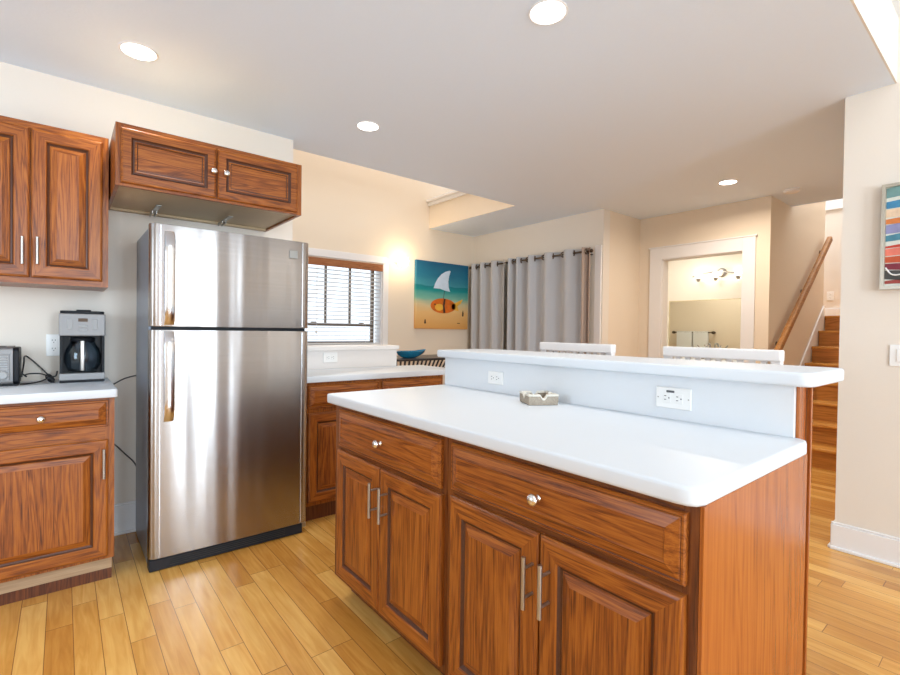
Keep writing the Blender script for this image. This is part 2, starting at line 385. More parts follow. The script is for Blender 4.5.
# baseboards
def bb(bm, x0, y0, x1, y1, nx, ny, h=.135, t=.016):
    """board against a wall face, n = outward normal"""
    for tt, a, b in ((t, 0, h-.012), (t*.6, h-.012, h), (t+.012, 0, .016)):
        bx(bm, x0 if nx == 0 else min(x0, x0+nx*tt), y0 if ny == 0 else min(y0, y0+ny*tt), a,
           x1 if nx == 0 else max(x0, x0+nx*tt), y1 if ny == 0 else max(y0, y0+ny*tt), b, .003, 1)
bm = BM(); bb(bm, .19, YB, 1.24, YB, 0, -1, .175); struct('baseboard_back', bm, trimm)
bm = BM(); bb(bm, XR, -4.5, XR, .679+.016, -1, 0, .15); bb(bm, XR-.016, .679, XR+.12, .679, 0, 1, .15); struct('baseboard_right', bm, trimm)
bm = BM(); bb(bm, 1.24, YD, XE, YD, 0, -1); struct('baseboard_dining', bm, trimm)
bm = BM(); bb(bm, XE, YJ+.0, XE, YD, -1, 0); bb(bm, XE, YJ, XH, YJ, 0, -1); struct('baseboard_east', bm, trimm)
bm = BM(); bb(bm, 7.95, .69, 7.95, 3.0, -1, 0); bmesh.ops.translate(bm, verts=bm.verts, vec=(0, 0, 1.424)); struct('baseboard_landing', bm, trimm)
# door casing of the bathroom
bm = BM()
cy0, cy1, cz = 1.697, 2.755, 2.138
bx(bm, XH-.022, cy0, 0, XH, DY0+.012, cz, .004); bx(bm, XH-.022, DY1-.012, 0, XH, cy1, cz, .004)
bx(bm, XH-.022, DY0+.012, DZ-.012, XH, DY1-.012, cz, .004); bx(bm, XH-.030, cy0-.012, cz, XH, cy1+.012, cz+.014, .003)
bx(bm, XH, DY0, 0, XH+.12, DY0+.018, DZ); bx(bm, XH, DY1-.018, 0, XH+.12, DY1, DZ); bx(bm, XH, DY0+.018, DZ-.018, XH+.12, DY1-.018, DZ)
struct('trim_3', bm, trimm)
# casing strip of the patio door behind the curtains
bm = BM(); bx(bm, XE-.022, 2.90, 0, XE, 2.975, 2.12, .004); struct('trim_4', bm, trimm)

# stairs --------------------------------------------------------------
NR, RH, TD, X0 = 8, .178, .25, 5.25
st = thing('staircase', 'varnished wooden stairs with white skirt climbing behind the wall end', 'stairs', (X0, 1.13, 0))
for k in range(NR):
    x = X0+TD*k; top = RH*(k+1)
    obj('riser', one(x, .69, top-RH, x+.018, YS-.022, top-.025), stair_riser, st)
    x2 = x+TD if k < NR-1 else 7.94
    yy1 = YS-.022 if k < NR-1 else 2.99
    if k < NR-1: obj('tread', one(x-.024, .69, top-.025, x2+.018, YS-.022, top, .006), stair_wood, st)
    else:
        bm = BM(); bx(bm, x-.024, .69, top-.025, 7.93, YS-.022, top, .006); bx(bm, 7.005, YS-.022, top-.025, 7.93, 2.99, top)
        obj('landing_tread', bm, stair_wood, st)
bm = BM()
sl = RH/TD
prism(bm, [(X0-.10, 0), (7.0, 0), (7.0, 1.424+.10), (6.97, 1.424+.12), (X0-.10, .085)], YS-.018, YS-.002, axis='y', bev=.003)
obj('skirt_board', bm, trimm, st)

hr = thing('handrail', 'brown wooden handrail sloping up the stair wall', 'handrail', (5.3, 1.52, 0))
bm = BM(); a, b = Vector((5.19, 1.515, 1.02)), Vector((6.92, 1.515, 2.315))
d = (b-a).normalized(); up = Vector((0, 0, 1)); sx = d.cross(up).normalized(); uz = sx.cross(d)
pr = rrect(-.024, -.034, .024, .034, .014, 4)
ra = [bm.verts.new(a+sx*p[0]+uz*p[1]) for p in pr]; rb = [bm.verts.new(b+sx*p[0]+uz*p[1]) for p in pr]
fs = [bm.faces.new(ra[::-1]), bm.faces.new(rb)]+[bm.faces.new((ra[i], ra[(i+1) % len(pr)], rb[(i+1) % len(pr)], rb[i])) for i in range(len(pr))]
bmesh.ops.recalc_face_normals(bm, faces=fs)
obj('rail', bm, rail_wood, hr, True)
for t in (.12, .55, .93):
    p = a+(b-a)*t; bm = BM()
    tube(bm, [p-uz*.034, p-uz*.06, Vector((p.x, YS-.02, p.z-.075)), Vector((p.x, YS, p.z-.075))], .008)
    lathe(bm, [(.025, -.006), (.025, 0)], (p.x, YS, p.z-.075), 'y', 14)
    obj('bracket', bm, bronze, hr, True)

# dining window -------------------------------------------------------
bm = BM()
bx(bm, WX0-.075, YD-.022, WZ0-.06, WX0, YD, WZ1+.01, .004)
bx(bm, WX1, YD-.022, WZ0-.06, WX1+.075, YD, WZ1+.01, .004)
prism(bm, [(WX0-.085, WZ1+.01), (WX1+.08, WZ1+.01), (WX1+.08, WZ1+.065), (WX1+.035, WZ1+.09), (WX0-.04, WZ1+.09), (WX0-.085, WZ1+.065)], YD-.026, YD, axis='y', bev=.003)
bx(bm, WX0-.10, YD-.06, WZ0-.03, WX1+.10, YD, WZ0, .004)
bx(bm, WX0, YD, WZ0, WX0+.015, YD+.14, WZ1); bx(bm, WX1-.015, YD, WZ0, WX1, YD+.14, WZ1); bx(bm, WX0+.015, YD, WZ1-.015, WX1-.015, YD+.14, WZ1); bx(bm, WX0+.015, YD, WZ0, WX1-.015, YD+.14, WZ0+.015)
wn = struct('window_1', bm, trimm)
ORG[wn.name] = Vector((0, 0, 0))
bm = BM(); SX0, SX1, ZM = WX0+.02, 2.90, 1.24
for a, b in ((SX0, SX0+.035), (SX1-.035, SX1)): bx(bm, a, YD+.075, WZ0+.016, b, YD+.11, WZ1-.016)
for a, b in ((WZ0+.016, WZ0+.05), (ZM-.016, ZM+.016), (WZ1-.05, WZ1-.016)): bx(bm, SX0+.035, YD+.075, a, SX1-.035, YD+.11, b)
for x in (2.285, 2.585): bx(bm, x-.011, YD+.08, ZM+.016, x+.011, YD+.105, WZ1-.05)
for x in (2.14, 2.73): bx(bm, x-.03, YD+.066, ZM+.014, x+.03, YD+.08, ZM+.03, .004)
obj('window_sash', bm, sash, wn)
obj('window_glass', one(SX0+.03, YD+.09, WZ0+.04, SX1-.03, YD+.094, WZ1-.04), pane, wn)
bd = thing('window_blind', 'white horizontal blind with wooden valance hanging in the dining window', 'blind', (2.45, YD-.01, WZ1))
obj('valance', one(WX0+.02, YD-.05, WZ1-.09, WX1-.02, YD-.028, WZ1-.008, .004), valance, bd)
z = WZ1-.12; k = 0
while z > WZ0+.05:
    bm = BM(); bx(bm, WX0+.022, YD+.005, z-.0018, WX1-.022, YD+.053, z+.0018)
    bmesh.ops.rotate(bm, verts=bm.verts, cent=(2.45, YD+.03, z), matrix=Matrix.Rotation(math.radians(-7), 3, 'X'))
    obj('slat', bm, blindm, bd); z -= .046
obj('bottom_rail', one(WX0+.022, YD+.005, WZ0+.02, WX1-.022, YD+.05, WZ0+.035, .003), blindm, bd)
bm = BM()
bm.free()
for x in (2.15, 2.75):
    bm = BM(); tube(bm, [(x, YD+.002, WZ1-.09), (x, YD+.002, WZ0+.03)], .0015, 5); obj('ladder_cord', bm, blindm, bd)
bm = BM(); tube(bm, [(2.135, YD-.012, WZ1-.1), (2.135, YD-.012, 1.16)], .0016, 5); lathe(bm, [(.003, .014), (.009, 0), (.009, -.02), (.004, -.024)], (2.135, YD-.012, 1.16), 'z', 10)
obj('pull_cord', bm, blindm, bd)

# ------------------------------------------------------------------ cabinets
def mapf(face, plane, sgn=-1):
    """local (u, v, d): u along the wall, v up, d out of the wall"""
    if face == 'x': return lambda u, v, d: (plane+sgn*d, u, v)     # front normal along x
    return lambda u, v, d: (u, plane+sgn*d, v)
def ringed(face, plane, u0, u1, v0, v1, rings, name, parent, mats, hgrain=False):
    """concentric rectangles: rings=[(inset, depth, material index of the step up to it)]"""
    m = mapf(face, plane); bm = BM(); prev = None
    # material 0 vertical grain, 1 horizontal grain, 2 glaze
    for j, (ins, dep, mi) in enumerate(rings):
        q = [(u0+ins, v0+ins), (u1-ins, v0+ins), (u1-ins, v1-ins), (u0+ins, v1-ins)]
        cur = [bm.verts.new(m(a, b, dep)) for a, b in q]
        if prev:
            for k in range(4):
                f = bm.faces.new((prev[k], prev[(k+1) % 4], cur[(k+1) % 4], cur[k]))
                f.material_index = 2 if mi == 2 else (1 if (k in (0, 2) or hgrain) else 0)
        else:
            bm.faces.new(cur[::-1]).material_index = 0
        prev = cur
    f = bm.faces.new(prev); f.material_index = 1 if hgrain else 0
    bmesh.ops.recalc_face_normals(bm, faces=bm.faces)
    return obj(name, bm, mats, parent)
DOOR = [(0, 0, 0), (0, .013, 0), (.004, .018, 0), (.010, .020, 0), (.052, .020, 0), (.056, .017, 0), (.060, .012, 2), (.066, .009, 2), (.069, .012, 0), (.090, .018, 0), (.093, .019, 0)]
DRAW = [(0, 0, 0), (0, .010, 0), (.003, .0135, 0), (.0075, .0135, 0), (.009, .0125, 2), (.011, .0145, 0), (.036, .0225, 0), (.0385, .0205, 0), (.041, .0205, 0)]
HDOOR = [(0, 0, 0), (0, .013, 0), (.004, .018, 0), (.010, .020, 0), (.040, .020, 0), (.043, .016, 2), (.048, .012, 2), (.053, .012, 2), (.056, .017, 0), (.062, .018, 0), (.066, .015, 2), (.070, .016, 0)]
def pull(face, plane, u, v0, v1, parent):
    m = mapf(face, plane); bm = BM()
    tube(bm, [m(u, v0, .034), m(u, v1, .034)], .0058, 12)
    for v in (v0+.028, v1-.028): tube(bm, [m(u, v, 0), m(u, v, .034)], .0045, 10)
    return obj('handle', bm, nickel, parent, True)
def knob(face, plane, u, v, parent, r=.0155, mat=None):
    m = mapf(face, plane); bm = BM()
    prof = [(.009, 0), (.006, .004), (.0055, .011), (.010, .015), (r, .019), (r, .022), (r*.8, .027), (r*.35, .030), (0, .0305)]
    lathe(bm, [(a, -b) for a, b in prof], m(u, v, 0), face, 18)
    return obj('knob', bm, mat or chrome, parent, True)
def matset(face): return [oak['z'], oak['y' if face == 'x' else 'x'], glaze]
def door(face, plane, u0, u1, v0, v1, parent, rings=DOOR, hgrain=False):
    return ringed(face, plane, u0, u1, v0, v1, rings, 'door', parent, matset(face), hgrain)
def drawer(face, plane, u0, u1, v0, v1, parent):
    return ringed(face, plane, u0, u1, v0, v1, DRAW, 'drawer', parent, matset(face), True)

CT, CU = .898, .8595     # worktop top / underside
FX = .935                # island cabinet front
# island cabinet units
def island_unit(y0, y1, label, dr, doors, kn, pulls):
    t = thing('island_cabinet', label, 'cabinet', (FX, (y0+y1)/2, 0))
    obj('carcass', one(FX, y0, .10, 1.585, y1, CU-.0005), [oak_frame['z']], t)
    for a, b in ((.812, CU-.0005), (.655, .712)): obj('face_rail', one(FX-.0012, y0+.03, a, FX-.0001, y1-.03, b), [oak_frame['y']], t)
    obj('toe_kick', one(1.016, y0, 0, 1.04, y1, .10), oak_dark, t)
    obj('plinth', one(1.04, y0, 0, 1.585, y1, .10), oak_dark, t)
    d = drawer('x', FX, *dr, t)
    knob('x', FX-.0215, *kn, d)
    for (u0, u1, v0, v1), pu in zip(doors, pulls):
        dd = door('x', FX, u0, u1, v0, v1, t); pull('x', FX-.02, pu, v1-.182, v1-.052, dd)
    return t
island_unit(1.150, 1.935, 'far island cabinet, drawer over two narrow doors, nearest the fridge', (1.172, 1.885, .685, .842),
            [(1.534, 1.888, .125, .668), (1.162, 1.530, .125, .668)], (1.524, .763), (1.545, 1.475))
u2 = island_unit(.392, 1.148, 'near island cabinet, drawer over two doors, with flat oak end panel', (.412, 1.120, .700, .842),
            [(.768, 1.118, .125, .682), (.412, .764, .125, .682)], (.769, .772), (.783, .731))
obj('end_panel', one(FX, .386, 0, 1.590, .3918, CU-.0005, .001, 1), oak_panel, u2)
obj('corner_strip', one(FX-.001, .383, .10, FX+.012, .3858, CU-.0005), oak_panel, u2)
# island worktop
bm = BM(); prism(bm, [(.905, .424), (.909, .404), (.920, .389), (.942, .382), (1.565, .382), (1.585, .388), (1.600, .405), (1.600, 1.994), (.935, 1.994), (.914, 1.985), (.905, 1.964)], CU, CT, bev=.009, seg=3)
tag(obj('island_worktop', bm, solid, None, True), 'large white rounded worktop lying on the island cabinets', 'worktop')
# breakfast bar half wall
BT, BB = 1.0845, 1.0449
hw = thing('breakfast_bar_wall', 'raised white panelled half wall behind the island worktop', 'half wall', (1.63, 1.2, 0))
obj('front_panel', one(1.585, .4185, CT+.0005, 1.6015, 1.985, BB-.0005), cap_mat, hw)
obj('wall_core', one(1.602, .4185, 0, 1.675, 1.985, BB-.0005), cap_mat, hw)
obj('end_trim', one(1.6025, .410, 0, 1.662, .418, BB-.0005, .001), oak_panel, hw)
obj('back_panel', one(1.6755, .418, 0, 1.685, 1.985, BB-.0005), oak_dark, hw)
bm = BM(); bx(bm, 1.6625, .410, 0, 1.6745, .418, BB-.0005)
obj('dark_corner_trim', bm, oak_dark, hw)
obj('corner_bead', one(1.676, .400, 0, 1.690, .4175, BB-.0005, .003), oak_panel, hw)
bm = BM(); prism(bm, [(1.545, 2.002), (1.545, .402), (1.549, .386), (1.559, .372), (1.578, .366), (1.870, .366), (1.900, .374), (1.914, .40), (1.914, 1.972), (1.884, 2.002)], BB, BT, bev=.009, seg=3)
tag(obj('raised_counter', bm, solid, None, True), 'long narrow raised white counter on the panelled half wall above the island', 'counter')

# left base cabinet
LF = 2.70
t = thing('base_cabinet', 'oak base cabinet with drawer and door left of the fridge', 'cabinet', (-.07, LF, 0))
obj('carcass', one(-.34, LF, .107, .1855, YB, CU-.0005), [oak['z']], t)
for a, b in ((.80, CU-.0005), (.655, .735)): obj('face_rail', one(-.31, LF-.0012, a, .15, LF-.0001, b), [oak['x']], t)
bm = BM(); bx(bm, -.34, LF+.02, .052, .178, LF+.035, .107); obj('toe_board', bm, toe_wood, t)
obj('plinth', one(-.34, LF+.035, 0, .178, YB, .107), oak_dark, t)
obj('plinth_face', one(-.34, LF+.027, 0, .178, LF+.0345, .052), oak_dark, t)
d = drawer('y', LF, -.315, .162, .725, .845, t); knob('y', LF-.0215, -.074, .784, d)
dd = door('y', LF, -.315, .162, .122, .664, t, [(a*1.0, b, c) for a, b, c in DOOR]); pull('y', LF-.02, .143, .493, .627, dd)
bm = BM(); prism(bm, rrect(-.60, 2.655, .195, YB-.0005, .012, 4, (.002, .002, .002, .012)), CU, CT, bev=.006, seg=2)
tag(obj('side_worktop', bm, solid, None, True), 'short white worktop holding the coffee maker and toaster', 'worktop')
obj_b = thing('base_cabinet', 'plain oak base cabinet at far left beyond the drawer unit', 'cabinet', (-.47, LF, 0))
obj('carcass', one(-.60, LF, .107, -.3402, YB, CU-.0005), [oak['z']], obj_b)
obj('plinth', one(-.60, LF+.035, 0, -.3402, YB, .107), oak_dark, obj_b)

# left wall cabinet
UF = 2.951
t = thing('wall_cabinet', 'tall oak wall cabinet with two doors above the coffee maker', 'cabinet', (-.1, UF, 1.38))
obj('carcass', one(-.415, UF, 1.38, .1745, YB, 2.128), [oak['z']], t)
for a, b in ((1.3802, 1.42), (2.08, 2.1278)): obj('face_rail', one(-.39, UF-.0012, a, .145, UF-.0001, b), [oak['x']], t)
dd = door('y', UF, -.118, .150, 1.408, 2.098, t); pull('y', UF-.02, -.094, 1.468, 1.592, dd)
dd = door('y', UF, -.392, -.122, 1.408, 2.098, t); pull('y', UF-.02, -.146, 1.464, 1.588, dd)
# cabinet over the fridge
GF, GZ0, GZ1 = 2.667, 1.836, 2.1235
t = thing('over_fridge_cabinet', 'wide low oak cabinet with two doors hung over the fridge', 'cabinet', (.62, GF, GZ0))
bm = BM()
bx(bm, .1828, GF, GZ0, 1.058, GF+.02, GZ1); bx(bm, .1828, GF+.02, GZ0, .198, YB, GZ1); bx(bm, 1.043, GF+.02, GZ0, 1.058, YB, GZ1)
bx(bm, .198, GF+.02, GZ1-.030, 1.043, YB, GZ1-.016); bx(bm, .198, YB-.015, GZ0+.002, 1.043, YB, GZ1-.031)
obj('carcass', bm, [oak['z']], t)
obj('top_board', one(.198, GF+.02, GZ1-.0155, 1.043, YB, GZ1), cream_board, t)  # unseen top made cream so its bounce does not tint the ceiling
obj('underside_board', one(.198, GF+.02, GZ0+.012, 1.043, YB-.015, GZ0+.024), cream_board, t)
obj('lower_rail', one(.198, YB-.045, GZ0-.001, 1.043, YB-.0155, GZ0+.0115), cream_board, t)
for a, b in ((GZ0+.0002, GZ0+.025), (2.085, GZ1-.0002)): obj('face_rail', one(.215, GF-.0012, a, 1.025, GF-.0001, b), [oak['x']], t)
d1 = door('y', GF, .202, .604, GZ0+.012, 2.100, t, HDOOR, True); knob('y', GF-.02, .590, 1.978, d1)
d2 = door('y', GF, .611, 1.030, GZ0+.012, 2.100, t, HDOOR, True); knob('y', GF-.02, .650, 1.978, d2)
for x in (.392, .752):
    bm = BM(); bx(bm, x-.012, 2.95, GZ0-.006, x+.012, 3.17, GZ0-.0015, .001, 1); bx(bm, x-.012, 3.10, GZ0-.02, x-.008, 3.20, GZ0-.002); bx(bm, x+.008, 3.10, GZ0-.02, x+.012, 3.20, GZ0-.002)
    obj('support_bracket', bm, nickel, t)

# back base cabinets (right of the fridge) under the second worktop
KF = 2.775
for (x0, x1, lab) in ((1.115, 1.655, 'oak base cabinet with drawer right beside the fridge'), (1.657, 2.195, 'oak base cabinet behind the island, mostly hidden by its worktop')):
    t = thing('base_cabinet', lab, 'cabinet', ((x0+x1)/2, KF, 0))
    obj('carcass', one(x0, KF, .10, x1, 3.24, CU-.0005), [oak['z']], t)
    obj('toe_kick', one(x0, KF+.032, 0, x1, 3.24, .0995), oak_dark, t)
    a, b = (x0+.035, x1-.012) if x0 < 1.5 else (x0+.012, x1-.012)
    drawer('y', KF, a, b, .700, .842, t); door('y', KF, a, b, .125, .672, t)
bm = BM(); prism(bm, rrect(1.112, 2.745, 2.32, 3.2435, .01, 4, (.002, .002, .002, .02)), CU, CT, bev=.006)
tag(obj('back_worktop', bm, solid, None, True), 'white worktop running right from the fridge under the dining window', 'worktop')
halfw = plain('warm_white_half_wall', lin(230, 225, 221), .5, bump=.06, bscale=140, var=.01)
hf = thing('peninsula_half_wall', 'white half wall with ledge standing behind the worktop beside the fridge', 'half wall', (1.7, 3.3, 0))
obj('wall_core', one(1.25, 3.244, 0, 2.088, 3.34, 1.030), halfw, hf)
obj('ledge', one(1.245, 3.225, 1.0305, 2.10, 3.36, 1.064, .005), halfw, hf)

# ------------------------------------------------------------------ outlets and switch
def outlet(face, plane, u, v, hor, w_, h_, label, gfci=False, faint=False):
    c = mapf(face, plane)(u, v, 0); t = thing('wall_outlet', label, 'outlet', c)
    m = mapf(face, plane)
    def B(bm, a0, b0, a1, b1, d0, d1, bev=0):
        p, q = m(u+a0, v+b0, d0), m(u+a1, v+b1, d1); bx(bm, p[0], p[1], p[2], q[0], q[1], q[2], bev, 1)
    bm = BM(); B(bm, -w_/2, -h_/2, w_/2, h_/2, .0003, .006, .002); obj('cover_plate', bm, plate, t)
    for s in (-1, 1):
        k = w_*.17 if hor else h_*.19
        ca, cb = (s*k, 0) if hor else (0, s*k)
        bm = BM(); hw_ = (.013, .0165) if hor else (.0165, .013)
        B(bm, ca-hw_[0], cb-hw_[1], ca+hw_[0], cb+hw_[1], .006, .0078, .0008); so = obj('socket', bm, plate, t)
        bm = BM()
        if hor:
            B(bm, ca+.002, cb+.005, ca+.009, cb+.0075, .0078, .0083); B(bm, ca+.002, cb-.0075, ca+.009, cb-.005, .0078, .0083); B(bm, ca-.009, cb-.002, ca-.005, cb+.002, .0078, .0083)
        else:
            B(bm, ca-.0075, cb+.001, ca-.005, cb+.008, .0078, .0083); B(bm, ca+.005, cb+.001, ca+.0075, cb+.008, .0078, .0083); B(bm, ca-.002, cb-.009, ca+.002, cb-.005, .0078, .0083)
        obj('slots', bm, sockdark, so)
    if gfci:
        bm = BM(); B(bm, -.004, h_*.26, .022, h_*.36, .006, .0078); obj('reset_button', bm, sockdark, t)
        for s in (-1, 1):
            bm = BM(); B(bm, s*w_*.43-.002, -.002, s*w_*.43+.002, .002, .006, .0072); obj('screw', bm, nickel, t)
    return t
outlet('x', 1.585, 1.597, .966, True, .100, .060, 'small white outlet at the far left of the bar panel')
outlet('x', 1.585, .755, .970, True, .118, .070, 'white outlet with dark reset button near the right end of bar panel', True)
outlet('y', 3.244, 1.513, .980, True, .11, .074, 'white outlet on the half wall beside the fridge')
outlet('y', YB, -.040, 1.082, False, .062, .115, 'white upright outlet on the wall left of the coffee maker')
outlet('x', 7.95, 1.72, 1.72, False, .075, .115, 'small outlet on the wall at top of the stairs')
t = thing('light_switch', 'white rocker light switch below the boat painting', 'switch', (XR, .44, 1.09))
obj('cover_plate', one(XR-.006, .36, 1.033, XR-.0003, .471, 1.144, .002, 1), plate, t)
obj('rocker', one(XR-.010, .395, 1.056, XR-.006, .443, 1.122, .0015, 1), plate, t)

# ------------------------------------------------------------------ refrigerator
FX0, FX1, FYF = .318, 1.106, 2.652
t = thing('refrigerator', 'tall stainless steel top-freezer refrigerator against the back wall', 'refrigerator', (.70, 2.95, 0))
obj('body', one(FX0+.004, 2.725, .012, FX1-.004, 3.225, 1.672, .004, 1), fridge_side, t)
def fr_door(z0, z1, nm):
    def outline():
        pts = [(FX0, 2.72), (FX0, 2.680)]
        for i in range(1, 7): a = math.pi/2*i/6; pts.append((FX0+.030-.030*math.cos(a), 2.680-.026*math.sin(a)))
        n = 12
        for i in range(1, n): u = i/n; pts.append((FX0+.03+(FX1-FX0-.06)*u, 2.654-.006*math.sin(math.pi*u)))
        for i in range(6, 0, -1): a = math.pi/2*i/6; pts.append((FX1-.030+.030*math.cos(a), 2.680-.026*math.sin(a)))
        pts += [(FX1, 2.680), (FX1, 2.72)]; return pts
    bm = BM(); prism(bm, outline(), z0, z1, bev=.004, seg=2)
    return obj(nm, bm, steelm, t, True)
d_up = fr_door(1.188, 1.683, 'freezer_door'); d_lo = fr_door(.062, 1.172, 'fresh_food_door')
for d, z0, z1 in ((d_up, 1.188, 1.683), (d_lo, .062, 1.172)):
    for xx in (FX0+.0405, FX1-.0445): obj('edge_trim', one(xx, 2.6485, z0+.006, xx+.004, 2.6535, z1-.006, .0008, 1), steel_edge, d)
obj('door_gasket', one(FX0+.012, 2.690, 1.1722, FX1-.012, 2.722, 1.1878), black, t)
# strap handles
def strap(z0, z1, par, tip_top):
    bm = BM(); n = 16; prof = []
    for i in range(n+1):
        s = i/n; z = z0+(z1-z0)*s
        e = s if tip_top else 1-s         # e=1 at the free end
        dd = .034*min(1, (1-abs(2*s-1))*3.2)**.6
        prof.append((z, dd))
    hw_ = .0215; x = FX0+.080
    va = []
    for z, dd in prof:
        yy = 2.652-.004-dd
        va.append([bm.verts.new((x-hw_, yy+.006, z)), bm.verts.new((x-hw_*.5, yy-.0005, z)), bm.verts.new((x+hw_*.5, yy-.0005, z)), bm.verts.new((x+hw_, yy+.006, z)), bm.verts.new((x+hw_*.8, yy+.012, z)), bm.verts.new((x-hw_*.8, yy+.012, z))])
    fs = [bm.faces.new(va[0][::-1]), bm.faces.new(va[-1])]
    for a, b in zip(va, va[1:]):
        for k in range(6): fs.append(bm.faces.new((a[k], a[(k+1) % 6], b[(k+1) % 6], b[k])))
    bmesh.ops.recalc_face_normals(bm, faces=fs)
    return obj('handle', bm, steel_edge, par, True)
strap(1.196, 1.650, d_up, True); strap(.726, 1.166, d_lo, False)
obj('badge', one(.985, 2.6455, 1.583, 1.032, 2.6497, 1.627, .001, 1), plain('grey_badge', (.30, .30, .29), .3, .8), d_up)
bm = BM(); bx(bm, FX0+.002, 2.657, .003, FX1-.03, 2.7245, .058, .003, 1)
g = obj('base_grille', bm, plain('charcoal_plastic', (.022, .022, .026), .5, var=.1, spec=.2), t)
for k in range(4): obj('louver', one(FX0+.09, 2.653, .017+.010*k, FX1-.13, 2.6565, .021+.010*k), dark, g)
obj('foot', one(FX0+.02, 2.68, 0, FX0+.05, 2.72, .0028), dark, t); obj('foot', one(FX1-.08, 2.68, 0, FX1-.05, 2.72, .0028), dark, t)
obj('foot', one(FX0+.02, 3.15, 0, FX0+.05, 3.2, .0118), dark, t); obj('foot', one(FX1-.05, 3.15, 0, FX1-.02, 3.2, .0118), dark, t)
obj('hinge_cover', one(FX1-.0295, 2.664, .030, FX1-.004, 2.70, .058, .003, 1), nickel, g)

# ------------------------------------------------------------------ coffee maker
c0, c1, cf, cb_, cz0, cz1 = -.018, .170, 3.06, 3.25, CT, 1.262
t = thing('coffee_maker', 'black and stainless drip coffee maker on the left worktop', 'coffee maker', (.076, 3.15, CT))
obj('base', one(c0+.002, cf, cz0, c1-.002, cb_, cz0+.014, .004), black, t)
obj('base_band', one(c0+.001, cf-.002, cz0+.012, c1-.001, cf+.06, cz0+.047, .003), panel_steel, t)
bm = BM(); bx(bm, c0+.003, cf+.06, cz0+.012, c1-.003, cb_, cz1-.015, .004); bx(bm, c0+.003, cf+.01, cz0+.047, c0+.014, cf+.06, cz1-.12); bx(bm, c1-.014, cf+.01, cz0+.047, c1-.003, cf+.06, cz1-.12)
obj('tower', bm, black, t)
h = obj('control_head', one(c0, cf-.004, cz1-.128, c1, cf+.10, cz1-.014, .005), panel_steel, t)
obj('display', one(.058, cf-.0056, cz1-.055, .096, cf-.004, cz1-.038), digits, h)
for a, b, z0, z1 in ((.014, .034, -.082, -.036), (.060, .094, -.075, -.064), (.060, .094, -.092, -.081), (.116, .136, -.082, -.036)):
    obj('button', one(a, cf-.0065, cz1+z0-.01, b, cf-.004, cz1+z1-.008, .001, 1), button_grey, h)
bm = BM(); prism(bm, rrect(c0+.004, cf+.004, c1-.004, cb_-.01, .02, 5), cz1-.0145, cz1, bev=.004); bx(bm, .05, cf, cz1-.002, .11, cf+.02, cz1+.006, .003)
obj('lid', bm, black, t, True)
bm = BM(); lathe(bm, [(a*1.07, b*1.33) for a, b in [(.050, 0), (.060, .01), (.070, .035), (.072, .06), (.064, .09), (.052, .108), (.046, .118), (.043, .118), (.049, .107), (.061, .088), (.069, .06), (.067, .036), (.056, .013), (0, .010)]], (.078, cf+.052, cz0+.052), 'z', 32)
cf_o = obj('carafe', bm, carafe, t, True)
bm = BM(); lathe(bm, [(.048, .152), (.052, .170), (.042, .178), (0, .179)], (.078, cf+.052, cz0+.052), 'z', 28); obj('carafe_lid', bm, black, cf_o, True)
bm = BM(); prism(bm, rrect(.066, cf-.036, .083, cf-.020, .004, 3), cz0+.062, cz0+.205, bev=.002); bx(bm, .066, cf-.024, cz0+.190, .083, cf+.012, cz0+.212, .003)
obj('carafe_handle', bm, nickel, cf_o, True)
bm = BM(); lathe(bm, [(.058, 0), (.058, .005), (0, .0055)], (.078, cf+.052, cz0+.0465), 'z', 28); obj('hot_plate', bm, dark, t)

# toaster --------------------------------------------------------------
x0, x1, y0, y1, zt = -.420, -.163, 3.03, 3.20, 1.083
t = thing('toaster', 'stainless steel toaster with black sides at left end of worktop', 'toaster', (-.29, 3.11, CT))
bm = BM(); prism(bm, rrect(y0, CT+.006, y1, zt, .018, 5), x0+.022, x1-.022, axis='x'); obj('steel_shell', bm, panel_steel, t, True)
for a, b in ((x0, x0+.0218), (x1-.0218, x1)):
    bm = BM(); prism(bm, rrect(y0+.002, CT+.008, y1-.002, zt-.004, .022, 5), a, b, axis='x', bev=.006); obj('side_cap', bm, black, t, True)
obj('base', one(x0+.004, y0+.004, CT, x1-.004, y1-.004, CT+.008), black, t)
pn = obj('control_panel', one(-.255, y0-.003, CT+.030, -.196, y0, zt-.035, .001, 1), panel_steel, t)
for k in range(6): obj('mode_button', one(-.250, y0-.006, CT+.078+.0115*k, -.202, y0-.0031, CT+.085+.0115*k, .001, 1), button_grey, pn)
bm = BM(); lathe(bm, [(.018, 0), (.018, -.008), (.014, -.012), (0, -.012)], (-.218, y0-.0032, CT+.052), 'y', 20); obj('dial', bm, button_grey, pn, True)
bm = BM(); bx(bm, x0+.05, y0+.03, zt-.0005, x1-.05, y0+.055, zt+.001); bx(bm, x0+.05, y0+.10, zt-.0005, x1-.05, y0+.125, zt+.001); obj('bread_slot', bm, dark, t)

